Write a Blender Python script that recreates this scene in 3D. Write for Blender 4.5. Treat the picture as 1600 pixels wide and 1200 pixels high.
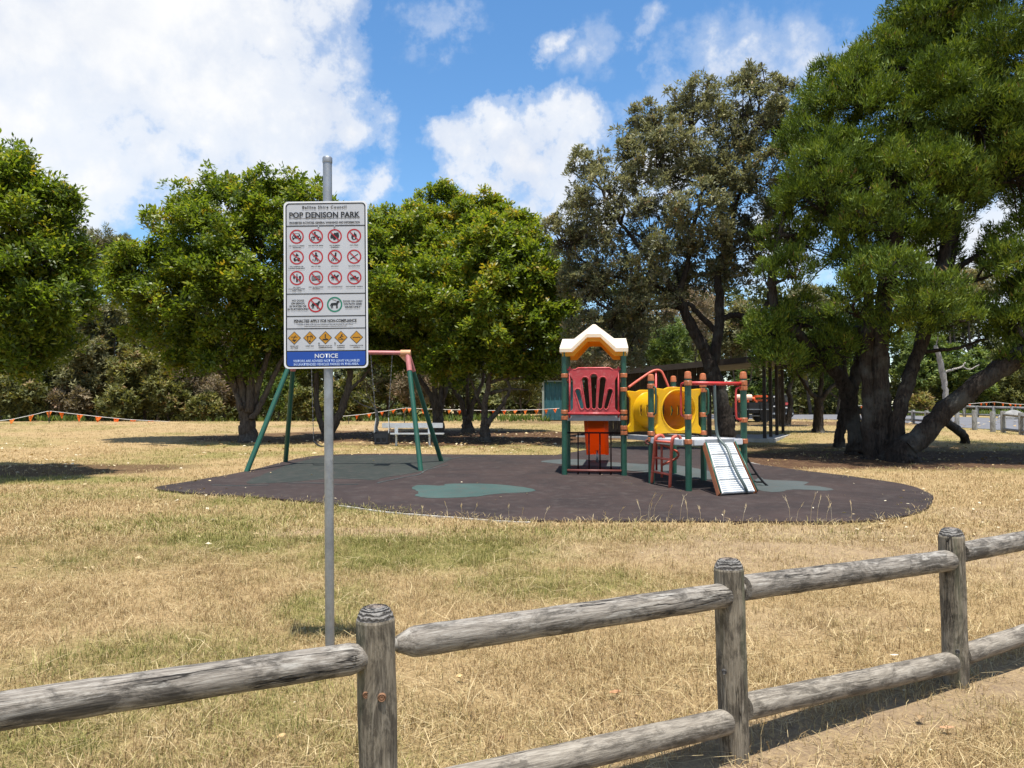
import bpy, bmesh, math, random
import numpy as np
from mathutils import Vector, Matrix, Quaternion

SC = bpy.context.scene
COL = SC.collection
for _o in list(bpy.data.objects):
    bpy.data.objects.remove(_o)
R = math.radians
rng = np.random.default_rng(7)
random.seed(7)

# ------------------------------------------------------------------ camera, sky, sun, exposure
CAM_H, F_PX = 1.66, 1202.0                      # eye height (m), focal length in pixels of a 1600 px wide frame
PITCH = math.atan(40 / F_PX)
cam_d = bpy.data.cameras.new('camera')
cam_d.sensor_width = 36.0
cam_d.lens = F_PX / 1600 * 36.0
cam_d.clip_start, cam_d.clip_end = 0.05, 2000
cam = bpy.data.objects.new('camera', cam_d)
COL.objects.link(cam)
cam.location = (0, 0, CAM_H)
cam.rotation_euler = (R(90) + PITCH, 0, 0)
SC.camera = cam

SUN_TAN = Vector((-0.03, 0.20, -1.0))           # the way the light travels
SUN_EL = math.atan2(1.0, math.hypot(SUN_TAN.x, SUN_TAN.y))
SUN_AZ = math.atan2(-SUN_TAN.x, -SUN_TAN.y)     # clockwise from +Y
sun_d = bpy.data.lights.new('sun', 'SUN')
sun_d.energy, sun_d.angle, sun_d.color = 4.3, R(0.53), (1.0, 0.955, 0.88)
sun = bpy.data.objects.new('sun', sun_d)
COL.objects.link(sun)
sun.rotation_euler = SUN_TAN.to_track_quat('-Z', 'Y').to_euler()
sun.location = (0, -10, 40)

SC.view_settings.view_transform = 'Standard'
SC.view_settings.look = 'None'
SC.view_settings.exposure = 0.85
SC.view_settings.gamma = 1.0
SC.view_settings.use_curve_mapping = False
SC.cycles.use_denoising = True
SC.cycles.max_bounces = 6
SC.cycles.diffuse_bounces = 3
SC.cycles.glossy_bounces = 2
SC.cycles.transmission_bounces = 3
SC.cycles.transparent_max_bounces = 4


def px_dir(x, y):
    """unit direction of pixel (x, y) of the 1600 x 1200 photograph: used to read real positions off the photo"""
    xc, yc = (x - 800) / F_PX, (600 - y) / F_PX
    v = Vector((xc, math.cos(PITCH) - yc * math.sin(PITCH), math.sin(PITCH) + yc * math.cos(PITCH)))
    return v.normalized()


def P(x, y, d):
    v = px_dir(x, y)
    v = v * (d / v.y)
    return Vector((v.x, v.y, v.z + CAM_H))


# ------------------------------------------------------------------ node helpers
def new_nodes(tree):
    tree.nodes.clear()
    return tree.nodes, tree.links


def nd(nt, kind, **kw):
    n = nt.nodes.new(kind)
    for k, v in kw.items():
        if k.startswith('i_'):
            key = k[2:]
            n.inputs[int(key) if key.isdigit() else key.replace('_', ' ')].default_value = v
        else:
            setattr(n, k, v)
    return n


def math_n(nt, op, a, b=None, clamp=False):
    n = nt.nodes.new('ShaderNodeMath')
    n.operation = op
    n.use_clamp = clamp
    for i, s in enumerate((a, b)):
        if s is None:
            continue
        if isinstance(s, (int, float)):
            n.inputs[i].default_value = s
        else:
            nt.links.new(s, n.inputs[i])
    return n.outputs[0]


def ramp_n(nt, fac, stops, interp='LINEAR'):
    n = nt.nodes.new('ShaderNodeValToRGB')
    cr = n.color_ramp
    cr.interpolation = interp
    while len(cr.elements) < len(stops):
        cr.elements.new(0.5)
    for e, (p, c) in zip(cr.elements, stops):
        e.position = p
        e.color = (c[0], c[1], c[2], 1) if not isinstance(c, (int, float)) else (c, c, c, 1)
    nt.links.new(fac, n.inputs[0])
    return n.outputs[0]


def mix_n(nt, fac, a, b, blend='MIX'):
    n = nt.nodes.new('ShaderNodeMix')
    n.data_type = 'RGBA'
    n.blend_type = blend
    for idx, s in ((0, fac), (6, a), (7, b)):
        if isinstance(s, (int, float)):
            n.inputs[idx].default_value = s
        elif isinstance(s, tuple):
            n.inputs[idx].default_value = (s[0], s[1], s[2], 1)
        else:
            nt.links.new(s, n.inputs[idx])
    return n.outputs[2]


def noise_n(nt, vec, scale, detail=4, rough=0.55, dist=0.0):
    n = nd(nt, 'ShaderNodeTexNoise', i_Scale=scale, i_Detail=detail, i_Roughness=rough, i_Distortion=dist)
    if vec is not None:
        nt.links.new(vec, n.inputs['Vector'])
    return n.outputs[0]


# ------------------------------------------------------------------ world: Nishita sky with cumulus
world = bpy.data.worlds.new('World')
SC.world = world
world.use_nodes = True
nt = world.node_tree
nt.nodes.clear()
w_out = nd(nt, 'ShaderNodeOutputWorld')
sky = nd(nt, 'ShaderNodeTexSky')
sky.sky_type = 'NISHITA'
sky.sun_disc = False
sky.sun_elevation = SUN_EL
sky.sun_rotation = SUN_AZ
sky.altitude = 0
sky.air_density = 1.0
sky.dust_density = 0.35
sky.ozone_density = 2.2
bg_sky = nd(nt, 'ShaderNodeBackground', i_Strength=0.103)
sat = nd(nt, 'ShaderNodeHueSaturation', i_Hue=0.498, i_Saturation=1.22, i_Value=1.06)
nt.links.new(sky.outputs[0], sat.inputs['Color'])
nt.links.new(sat.outputs[0], bg_sky.inputs[0])
tc = nd(nt, 'ShaderNodeTexCoord')
DIR = tc.outputs['Generated']
nwarp = nd(nt, 'ShaderNodeTexNoise', i_Scale=6.5, i_Detail=7, i_Roughness=.6)
nt.links.new(DIR, nwarp.inputs['Vector'])
wsub = nd(nt, 'ShaderNodeVectorMath', operation='SUBTRACT'); wsub.inputs[1].default_value = (.5, .5, .5)
nt.links.new(nwarp.outputs['Color'], wsub.inputs[0])
wsc = nd(nt, 'ShaderNodeVectorMath', operation='SCALE'); wsc.inputs['Scale'].default_value = .28
nt.links.new(wsub.outputs[0], wsc.inputs[0])
wadd = nd(nt, 'ShaderNodeVectorMath', operation='ADD')
nt.links.new(DIR, wadd.inputs[0]); nt.links.new(wsc.outputs[0], wadd.inputs[1])
WDIR = wadd.outputs[0]
nlarge = noise_n(nt, DIR, 5.5, 9, 0.60, 0.15)
nsmall = noise_n(nt, DIR, 19.0, 8, 0.62, 0.3)
nfield = noise_n(nt, DIR, 2.6, 6, 0.55, 0.1)
LOBES = [  # direction (as a pixel of the photograph), radius in pixels, weight
    (60, 60, 290, 1.0), (-160, 120, 300, 1.0), (230, 40, 250, 1.0), (300, 150, 200, 1.0), (430, 60, 160, 1.0),
    (440, 190, 135, 1.0), (530, 190, 105, 1.0), (150, 250, 130, .95), (300, 265, 95, .9), (0, 280, 150, .9),
    (-300, 300, 200, .9), (500, 20, 110, .8), (520, 275, 70, .7),
    (800, 245, 95, 1.0), (885, 255, 95, 1.0), (745, 280, 85, .95), (940, 245, 80, .9), (850, 330, 130, 1.0), (1000, 300, 120, .8),
    (848, 68, 52, .50), (925, 88, 70, .36), (1016, 56, 50, .34), (690, 45, 75, .34), (1020, 125, 44, .25),
    (1060, 180, 100, .36), (1150, 130, 110, .42), (1240, 95, 105, .44), (1330, 70, 90, .42), (1420, 60, 90, .4), (1225, 400, 120, .9), (1540, 380, 120, .8),
]
acc = None
for lx, ly, lr, lw in LOBES:
    c = px_dir(lx, ly)
    dn = nd(nt, 'ShaderNodeVectorMath', operation='DISTANCE')
    nt.links.new(WDIR, dn.inputs[0])
    dn.inputs[1].default_value = c
    r = lr / F_PX
    v = math_n(nt, 'MULTIPLY_ADD', dn.outputs['Value'], -lw / r)
    v.node.inputs[2].default_value = lw
    acc = v if acc is None else math_n(nt, 'MAXIMUM', acc, v)
# scattered cloud elsewhere in the sky, away from the part the photograph shows
vis = nd(nt, 'ShaderNodeVectorMath', operation='DOT_PRODUCT')
nt.links.new(DIR, vis.inputs[0])
vis.inputs[1].default_value = px_dir(800, 300)
away = ramp_n(nt, vis.outputs['Value'], [(0.55, 1.0), (0.82, 0.0)])
fieldc = math_n(nt, 'MULTIPLY', math_n(nt, 'SUBTRACT', nfield, 0.42), 2.4)
acc = math_n(nt, 'MAXIMUM', acc, math_n(nt, 'MULTIPLY', fieldc, away))
acc = math_n(nt, 'MAXIMUM', acc, 0.0)
n1 = math_n(nt, 'MULTIPLY', math_n(nt, 'SUBTRACT', nlarge, 0.5), 1.35)
n2 = math_n(nt, 'MULTIPLY', math_n(nt, 'SUBTRACT', nsmall, 0.5), 0.55)
dens = math_n(nt, 'ADD', acc, math_n(nt, 'ADD', n1, n2))
gate = math_n(nt, 'MULTIPLY', acc, 4.0, clamp=True)
mask = ramp_n(nt, dens, [(0.06, 0.0), (0.26, 0.30), (0.52, 0.82), (0.9, 1.0)], 'EASE')
mask = math_n(nt, 'MULTIPLY', mask, gate)
ncol = noise_n(nt, DIR, 7.0, 7, 0.6, 0.2)
ccol = ramp_n(nt, ncol, [(0.34, (0.80, 0.84, 0.92)), (0.50, (0.94, 0.955, 0.98)), (0.62, (1.0, 1.0, 1.0))])
bg_cl = nd(nt, 'ShaderNodeBackground', i_Strength=0.57)
nt.links.new(ccol, bg_cl.inputs[0])
mixs = nd(nt, 'ShaderNodeMixShader')
nt.links.new(mask, mixs.inputs[0])
nt.links.new(bg_sky.outputs[0], mixs.inputs[1])
nt.links.new(bg_cl.outputs[0], mixs.inputs[2])
nt.links.new(mixs.outputs[0], w_out.inputs[0])


# ------------------------------------------------------------------ the lie of the land
SLOPE, Y0, Y1 = 0.0286, 5.5, 52.0


def softplus(t, k):
    return np.where(t / k > 30, t, k * np.log1p(np.exp(np.clip(t / k, -60, 30))))


def gz_np(x, y):
    x, y = np.asarray(x, float), np.asarray(y, float)
    z = SLOPE * (softplus(y - Y0, 0.35) - softplus(y - Y1, 1.0))
    crest = np.clip((-1.0 - x) / 4.0, 0, 1)                        # the mound on the left falls away behind its crest
    z = z - crest * 0.10 * softplus(y - 42.5, 0.8) * (y < 60) - crest * 0.10 * 17.5 * (y >= 60)
    return z


def gz(x, y):
    return float(gz_np(x, y))


def G(x, y, lift=0.0):
    """ground point seen at a pixel of the photograph"""
    v = px_dir(x, y)
    o = Vector((0, 0, CAM_H))
    t0, t1 = 0.5, 160.0
    for _ in range(60):
        tm = (t0 + t1) / 2
        p = o + v * tm
        if p.z > gz(p.x, p.y):
            t0 = tm
        else:
            t1 = tm
    p = o + v * t0
    return Vector((p.x, p.y, gz(p.x, p.y) + lift))


# ------------------------------------------------------------------ objects
def tag(o, label=None, cat=None, group=None, kind=None):
    if label: o['label'] = label
    if cat: o['category'] = cat
    if group: o['group'] = group
    if kind: o['kind'] = kind
    return o


def thing(name, label, cat, loc=(0, 0, 0), rot=(0, 0, 0), group=None):
    o = bpy.data.objects.new(name, None)
    o.empty_display_size = 0.2
    COL.objects.link(o)
    o.location, o.rotation_euler = loc, rot
    return tag(o, label, cat, group)


def origin_of(o):
    v = Vector((0, 0, 0))
    while o is not None:
        v = v + o.location
        o = o.parent
    return v


def link(name, me, parent=None, loc=None, rot=None):
    o = bpy.data.objects.new(name, me)
    COL.objects.link(o)
    if parent: o.parent = parent
    if loc is not None: o.location = loc
    if rot is not None:
        if isinstance(rot, Quaternion):
            o.rotation_mode = 'QUATERNION'
            o.rotation_quaternion = rot
        else:
            o.rotation_euler = rot
    return o


class MB:
    """collects faces, builds ONE mesh object"""
    def __init__(self):
        self.v, self.f, self.m = [], [], []

    def add(self, verts, faces, mi=0):
        b = len(self.v)
        self.v.extend([tuple(p) for p in verts])
        self.f.extend([tuple(i + b for i in f) for f in faces])
        self.m.extend([mi] * len(faces))
        return self

    def box(self, c, size, rotz=0.0, mi=0, mat=None, bevel=0.0):
        sx, sy, sz = size[0] / 2, size[1] / 2, size[2] / 2
        if bevel > 0:
            bm = bmesh.new()
            bmesh.ops.create_cube(bm, size=1.0)
            for v in bm.verts:
                v.co = Vector((v.co.x * size[0], v.co.y * size[1], v.co.z * size[2]))
            bmesh.ops.bevel(bm, geom=list(bm.edges), offset=bevel, segments=2, affect='EDGES')
            bm.verts.index_update()
            vs = [v.co.copy() for v in bm.verts]
            fs = [[v.index for v in f.verts] for f in bm.faces]
            bm.free()
        else:
            vs = [Vector((x * sx, y * sy, z * sz)) for z in (-1, 1) for y in (-1, 1) for x in (-1, 1)]
            fs = [(0, 2, 3, 1), (4, 5, 7, 6), (0, 1, 5, 4), (2, 6, 7, 3), (0, 4, 6, 2), (1, 3, 7, 5)]
        M = mat if mat is not None else Matrix.Rotation(rotz, 3, 'Z')
        return self.add([M @ v + Vector(c) for v in vs], fs, mi)

    def beam(self, a, b, w, h, mi=0, up=Vector((0, 0, 1)), bevel=0.0):
        a, b = Vector(a), Vector(b)
        y = (b - a)
        L = y.length
        y.normalize()
        x = y.cross(up)
        if x.length < 1e-4: x = Vector((1, 0, 0))
        x.normalize()
        z = x.cross(y)
        M = Matrix((x, y, z)).transposed()
        return self.box((a + b) / 2, (w, L, h), mi=mi, mat=M, bevel=bevel)

    def tube(self, pts, radii, segs=10, mi=0, caps=True, wob=0.0, seed=0):
        pts = [Vector(p) for p in pts]
        n = len(pts)
        if isinstance(radii, (int, float)): radii = [radii] * n
        rg = random.Random(seed)
        t = (pts[1] - pts[0]).normalized()
        u = t.orthogonal().normalized()
        verts, faces = [], []
        for i in range(n):
            if i == 0: tn = (pts[1] - pts[0])
            elif i == n - 1: tn = (pts[-1] - pts[-2])
            else: tn = (pts[i + 1] - pts[i]).normalized() + (pts[i] - pts[i - 1]).normalized()
            tn.normalize()
            u = (u - tn * u.dot(tn))
            if u.length < 1e-5: u = tn.orthogonal()
            u.normalize()
            w = tn.cross(u)
            for k in range(segs):
                a = 2 * math.pi * k / segs
                rr = radii[i] * (1 + (rg.uniform(-wob, wob) if wob else 0))
                verts.append(pts[i] + (u * math.cos(a) + w * math.sin(a)) * rr)
        for i in range(n - 1):
            for k in range(segs):
                k2 = (k + 1) % segs
                faces.append((i * segs + k, i * segs + k2, (i + 1) * segs + k2, (i + 1) * segs + k))
        if caps:
            faces.append(tuple(range(segs - 1, -1, -1)))
            faces.append(tuple(range((n - 1) * segs, n * segs)))
        return self.add(verts, faces, mi)

    def lathe(self, c, prof, segs=24, mi=0, wob=0.0, seed=0):
        """prof: (radius, z) from bottom to top, about +Z"""
        rg = np.random.default_rng(seed)
        ph = rg.uniform(0, 6.28, 4)
        verts, faces = [], []
        for r, z in prof:
            for k in range(segs):
                a = 2 * math.pi * k / segs
                rr = r * (1 + wob * (math.sin(2 * a + ph[0] + z * 2.1) * .5 + math.sin(3 * a + ph[1] - z * 3.3) * .3 + math.sin(5 * a + ph[2] + z * 6) * .2))
                verts.append((c[0] + math.cos(a) * rr, c[1] + math.sin(a) * rr, c[2] + z))
        n = len(prof)
        for i in range(n - 1):
            for k in range(segs):
                k2 = (k + 1) % segs
                faces.append((i * segs + k, i * segs + k2, (i + 1) * segs + k2, (i + 1) * segs + k))
        faces.append(tuple(range(segs - 1, -1, -1)))
        faces.append(tuple(range((n - 1) * segs, n * segs)))
        return self.add(verts, faces, mi)

    def prism(self, poly, z0, z1, mi=0, mi_side=None):
        """poly: xy outline (counter-clockwise), z0/z1 numbers"""
        n = len(poly)
        vs = [(x, y, z0) for x, y in poly] + [(x, y, z1) for x, y in poly]
        self.add(vs, [tuple(range(n - 1, -1, -1)), tuple(range(n, 2 * n))], mi)
        b = len(self.v) - 2 * n
        for i in range(n):
            j = (i + 1) % n
            self.f.append((b + i, b + j, b + n + j, b + n + i))
            self.m.append(mi if mi_side is None else mi_side)
        return self

    def build(self, name, mats, parent=None, world=True, smooth=False, loc=None, rot=None):
        me = bpy.data.meshes.new(name)
        off = origin_of(parent) if (parent is not None and world) else Vector((0, 0, 0))
        me.from_pydata([(p[0] - off.x, p[1] - off.y, p[2] - off.z) for p in self.v], [], self.f)
        if not isinstance(mats, (list, tuple)): mats = [mats]
        for m in mats: me.materials.append(m)
        if len(mats) > 1: me.polygons.foreach_set('material_index', self.m)
        if smooth:
            me.polygons.foreach_set('use_smooth', [True] * len(me.polygons))
            if smooth == 'auto':
                try: me.set_sharp_from_angle(angle=R(40))
                except Exception: pass
        me.update()
        return link(name, me, parent, loc, rot)


def quad_mesh(name, verts, nper, mats, attrs=None, parent=None, mat_idx=None):
    """verts (N*nper,3) numpy: N separate faces with nper corners"""
    me = bpy.data.meshes.new(name)
    nv = len(verts)
    nf = nv // nper
    off = origin_of(parent) if parent is not None else Vector((0, 0, 0))
    v = np.asarray(verts, np.float32) - np.array(off, np.float32)
    me.vertices.add(nv)
    me.vertices.foreach_set('co', v.ravel())
    me.loops.add(nv)
    me.loops.foreach_set('vertex_index', np.arange(nv, dtype=np.int32))
    me.polygons.add(nf)
    me.polygons.foreach_set('loop_start', np.arange(0, nv, nper, dtype=np.int32))
    try: me.polygons.foreach_set('loop_total', np.full(nf, nper, np.int32))
    except Exception: pass
    if not isinstance(mats, (list, tuple)): mats = [mats]
    for m in mats: me.materials.append(m)
    if mat_idx is not None: me.polygons.foreach_set('material_index', np.asarray(mat_idx, np.int32))
    for k, a in (attrs or {}).items():
        at = me.attributes.new(k, 'FLOAT', 'POINT')
        at.data.foreach_set('value', np.asarray(a, np.float32))
    me.update(calc_edges=True)
    return link(name, me, parent)


def smooth_path(pts, n=8):
    """Catmull-Rom through pts"""
    pts = [Vector(p) for p in pts]
    if len(pts) < 3:
        return [pts[0].lerp(pts[-1], i / n) for i in range(n + 1)]
    out = []
    ext = [pts[0] * 2 - pts[1]] + pts + [pts[-1] * 2 - pts[-2]]
    for i in range(1, len(ext) - 2):
        p0, p1, p2, p3 = ext[i - 1:i + 3]
        for k in range(n):
            t = k / n
            out.append(0.5 * ((2 * p1) + (p2 - p0) * t + (2 * p0 - 5 * p1 + 4 * p2 - p3) * t * t + (3 * p1 - p0 - 3 * p2 + p3) * t ** 3))
    out.append(pts[-1])
    return out


def interp_radii(r, n):
    return list(np.interp(np.linspace(0, len(r) - 1, n), range(len(r)), r))


# ------------------------------------------------------------------ materials
MATS = {}


def principled(name):
    m = bpy.data.materials.new(name)
    m.use_nodes = True
    nt = m.node_tree
    nt.nodes.clear()
    out = nd(nt, 'ShaderNodeOutputMaterial')
    b = nd(nt, 'ShaderNodeBsdfPrincipled')
    nt.links.new(b.outputs[0], out.inputs[0])
    return m, nt, b, out


def mat(name, col, rough=0.5, metal=0.0, var=0.12, scale=8.0, bump=0.0, bscale=60.0, spec=0.5, dirt=None, dirt_amt=0.0):
    """painted / plastic / metal surface with mild wear"""
    if name in MATS: return MATS[name]
    m, nt, b, out = principled(name)
    tcn = nd(nt, 'ShaderNodeTexCoord')
    n = noise_n(nt, tcn.outputs['Object'], scale, 6, 0.6)
    f = ramp_n(nt, n, [(0.3, 1 - var), (0.7, 1 + var * .6)])
    c = mix_n(nt, 1.0, (col[0], col[1], col[2]), f, 'MULTIPLY')
    if dirt:
        n2 = noise_n(nt, tcn.outputs['Object'], scale * 2.3, 8, 0.7, 0.4)
        f2 = ramp_n(nt, n2, [(0.5, 0.0), (0.72, dirt_amt)])
        c = mix_n(nt, f2, c, dirt)
    nt.links.new(c, b.inputs['Base Color'])
    rr = ramp_n(nt, n, [(0.3, min(1, rough * 1.2)), (0.7, rough * .85)])
    nt.links.new(rr, b.inputs['Roughness'])
    b.inputs['Metallic'].default_value = metal
    b.inputs['Specular IOR Level'].default_value = spec
    if bump:
        nb = noise_n(nt, tcn.outputs['Object'], bscale, 5, 0.6)
        bp = nd(nt, 'ShaderNodeBump', i_Strength=bump, i_Distance=0.01)
        nt.links.new(nb, bp.inputs['Height'])
        nt.links.new(bp.outputs[0], b.inputs['Normal'])
    MATS[name] = m
    return m


def leaf_mat(name, stops, rough=0.42, spec=0.45, trans=0.28, back=None):
    m, nt, b, out = principled(name)
    at = nd(nt, 'ShaderNodeAttribute', attribute_name='tint')
    c = ramp_n(nt, at.outputs['Fac'], stops)
    if back:
        geo = nd(nt, 'ShaderNodeNewGeometry')
        c = mix_n(nt, geo.outputs['Backfacing'], c, back)
    nt.links.new(c, b.inputs['Base Color'])
    b.inputs['Roughness'].default_value = rough
    b.inputs['Specular IOR Level'].default_value = spec
    tr = nd(nt, 'ShaderNodeBsdfTranslucent')
    tcol = mix_n(nt, 1.0, c, (1.0, 1.0, 0.45), 'MULTIPLY')
    nt.links.new(tcol, tr.inputs[0])
    ms = nd(nt, 'ShaderNodeMixShader', i_0=trans)
    nt.links.new(b.outputs[0], ms.inputs[1])
    nt.links.new(tr.outputs[0], ms.inputs[2])
    nt.links.new(ms.outputs[0], out.inputs[0])
    return m


def bark_mat(name, c1, c2, scale=3.0):
    m, nt, b, out = principled(name)
    tcn = nd(nt, 'ShaderNodeTexCoord')
    mp = nd(nt, 'ShaderNodeMapping')
    mp.inputs['Scale'].default_value = (scale * 2.2, scale * 2.2, scale * .45)
    nt.links.new(tcn.outputs['Object'], mp.inputs['Vector'])
    n = noise_n(nt, mp.outputs[0], 3.0, 8, 0.68, 0.5)
    n2 = noise_n(nt, tcn.outputs['Object'], 1.4, 5, 0.6)
    c = ramp_n(nt, n, [(0.34, c1), (0.66, c2)])
    c = mix_n(nt, ramp_n(nt, n2, [(0.5, 0.0), (0.66, 0.55)]), c, (0.13, 0.13, 0.115))
    nt.links.new(c, b.inputs['Base Color'])
    b.inputs['Roughness'].default_value = 0.9
    b.inputs['Specular IOR Level'].default_value = 0.2
    bp = nd(nt, 'ShaderNodeBump', i_Strength=1.0, i_Distance=0.09)
    nt.links.new(n, bp.inputs['Height'])
    nt.links.new(bp.outputs[0], b.inputs['Normal'])
    return m


def wood_mat(name, base, dark, pale, green=None):
    """weathered pole: grain runs along the object's own Z"""
    m, nt, b, out = principled(name)
    tcn = nd(nt, 'ShaderNodeTexCoord')
    oi = nd(nt, 'ShaderNodeObjectInfo')
    off = nd(nt, 'ShaderNodeVectorMath', operation='ADD')
    sc = nd(nt, 'ShaderNodeVectorMath', operation='SCALE')
    sc.inputs[0].default_value = (13.0, 7.0, 5.0)
    nt.links.new(oi.outputs['Random'], sc.inputs['Scale'])
    nt.links.new(tcn.outputs['Object'], off.inputs[0])
    nt.links.new(sc.outputs[0], off.inputs[1])
    def mp(sx, sz):
        n = nd(nt, 'ShaderNodeMapping')
        n.inputs['Scale'].default_value = (sx, sx, sz)
        nt.links.new(off.outputs[0], n.inputs['Vector'])
        return n.outputs[0]
    fine = noise_n(nt, mp(62, 4.2), 2.0, 9, 0.75, 0.25)
    mid = noise_n(nt, mp(17, 2.4), 1.6, 9, 0.72, .8)
    blot = noise_n(nt, mp(7, 3.2), 1.5, 9, 0.74, 0.5)
    crack = noise_n(nt, mp(14, 0.8), 1.3, 5, 0.55, 0.2)
    c = ramp_n(nt, fine, [(0.3, dark), (0.5, base), (0.72, pale)])
    c = mix_n(nt, ramp_n(nt, blot, [(0.47, 0.0), (0.57, 0.9)]), c, mix_n(nt, ramp_n(nt, fine, [(0.4, 0.0), (0.7, .5)]), dark, base))
    c = mix_n(nt, ramp_n(nt, mid, [(0.54, 0.0), (0.66, 0.75)]), c, pale)
    if green:
        g = noise_n(nt, mp(7, 0.5), 1.2, 5, 0.6, 0.6)
        c = mix_n(nt, ramp_n(nt, g, [(0.55, 0.0), (0.72, 0.55)]), c, green)
    ck = ramp_n(nt, crack, [(0.486, 0.0), (0.498, 1.0), (0.502, 1.0), (0.514, 0.0)])
    ckm = ramp_n(nt, noise_n(nt, mp(4, 0.8), 1.1, 2), [(0.52, 0.0), (0.6, 1.0)])
    ckf = math_n(nt, 'MULTIPLY', ck, ckm)
    c = mix_n(nt, ckf, c, (0.015, 0.013, 0.012))
    nt.links.new(c, b.inputs['Base Color'])
    b.inputs['Roughness'].default_value = 0.82
    b.inputs['Specular IOR Level'].default_value = 0.25
    h = math_n(nt, 'SUBTRACT', math_n(nt, 'MULTIPLY', fine, 0.6), math_n(nt, 'MULTIPLY', ckf, 1.2))
    bp = nd(nt, 'ShaderNodeBump', i_Strength=0.9, i_Distance=0.006)
    nt.links.new(h, bp.inputs['Height'])
    nt.links.new(bp.outputs[0], b.inputs['Normal'])
    return m

# ================================================================== GROUND, RUBBER SURFACE, ROAD
def ell(x, y, cx, cy, rx, ry, soft=0.35):
    d = np.sqrt(((x - cx) / rx) ** 2 + ((y - cy) / ry) ** 2)
    return np.clip((1 - d) / soft + 0.5, 0, 1)


def vnoise(x, y, s, seed=0):
    """cheap smooth value noise"""
    rg = np.random.default_rng(seed)
    T = rg.random((64, 64))
    u, v = np.asarray(x) * s + 100, np.asarray(y) * s + 100
    i, j = np.floor(u).astype(int), np.floor(v).astype(int)
    fu, fv = u - i, v - j
    fu, fv = fu * fu * (3 - 2 * fu), fv * fv * (3 - 2 * fv)
    g = lambda a, b: T[a % 64, b % 64]
    return (g(i, j) * (1 - fu) * (1 - fv) + g(i + 1, j) * fu * (1 - fv) + g(i, j + 1) * (1 - fu) * fv + g(i + 1, j + 1) * fu * fv)


def fbm(x, y, s, seed=0, o=4):
    t, a, n = 0, 1.0, 0
    for k in range(o):
        t = t + a * vnoise(x, y, s * 2 ** k, seed + k)
        n += a
        a *= 0.55
    return t / n


def in_poly(x, y, poly):
    x, y = np.asarray(x), np.asarray(y)
    inside = np.zeros(x.shape, bool)
    n = len(poly)
    for i in range(n):
        x1, y1 = poly[i][0], poly[i][1]
        x2, y2 = poly[(i + 1) % n][0], poly[(i + 1) % n][1]
        c = ((y1 > y) != (y2 > y)) & (x < (x2 - x1) * (y - y1) / (y2 - y1 + 1e-12) + x1)
        inside ^= c
    return inside


RUBBER_PX = [(242, 764), (314, 773), (397, 778), (502, 787), (548, 792), (607, 800), (690, 807), (795, 814.5), (970, 816), (1150, 816.5), (1281, 817), (1360, 815), (1412, 808),
             (1447, 797), (1458, 781), (1452, 772), (1412, 758), (1325, 745), (1259, 737), (1194, 728), (1167, 722), (1140, 708), (1080, 700), (1000, 698.5), (930, 702), (880, 710),
             (850, 712), (700, 711), (600, 710), (520, 711.5), (480, 715), (446, 722), (383, 738), (300, 753)]
def smooth_poly(px, n=5, jit=0.0, seed=1):
    pts = [G(*p) for p in px]
    m = len(pts)
    rg = random.Random(seed)
    out = []
    for i in range(m):
        p0, p1, p2, p3 = (pts[(i + k - 1) % m] for k in range(4))
        for k in range(n):
            t = k / n
            q = 0.5 * ((2 * p1) + (p2 - p0) * t + (2 * p0 - 5 * p1 + 4 * p2 - p3) * t * t + (3 * p1 - p0 - 3 * p2 + p3) * t ** 3)
            out.append((q.x + rg.uniform(-jit, jit), q.y + rg.uniform(-jit, jit)))
    return out


RUBBER = smooth_poly(RUBBER_PX, 5, 0.012)
ROAD_PX_N = [(1000, 655.5), (1200, 655), (1340, 656), (1413, 660.5), (1500, 668), (1600, 674.5), (1750, 690)]
ROAD_PX_F = [(1750, 655), (1600, 654.5), (1500, 651.8), (1413, 649.5), (1340, 648.2), (1200, 647.6), (1000, 647.5)]
ROAD = [(G(*p).x, G(*p).y) for p in ROAD_PX_N + ROAD_PX_F]

# grid: fine where the photograph looks, coarse far out
def axis(spec):
    out = [spec[0][0]]
    for a, b, st in spec:
        n = max(1, int(round((b - a) / st)))
        out += list(np.linspace(a, b, n + 1)[1:])
    return np.array(out)


XS = axis([(-600, -60, 90), (-60, -26, 2.0), (-26, -13, .45), (-13, 15, .2), (15, 30, .5), (30, 60, 2.0), (60, 600, 90)])
YS = axis([(-300, -10, 40), (-10, 0, 1.5), (0, 22, .17), (22, 36, .3), (36, 56, .6), (56, 80, 3), (80, 1200, 140)])
GX, GY = np.meshgrid(XS, YS)
GZ = gz_np(GX, GY)
hump = (fbm(GX, GY, 0.9, 11) - .5) * 0.05
inr = in_poly(GX, GY, RUBBER)
inroad = in_poly(GX, GY, ROAD)
GZ = GZ + hump * ((GY < 9.2) & (GY > -5)) * (~inr) - 0.03 * inr - 0.03 * inroad


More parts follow.
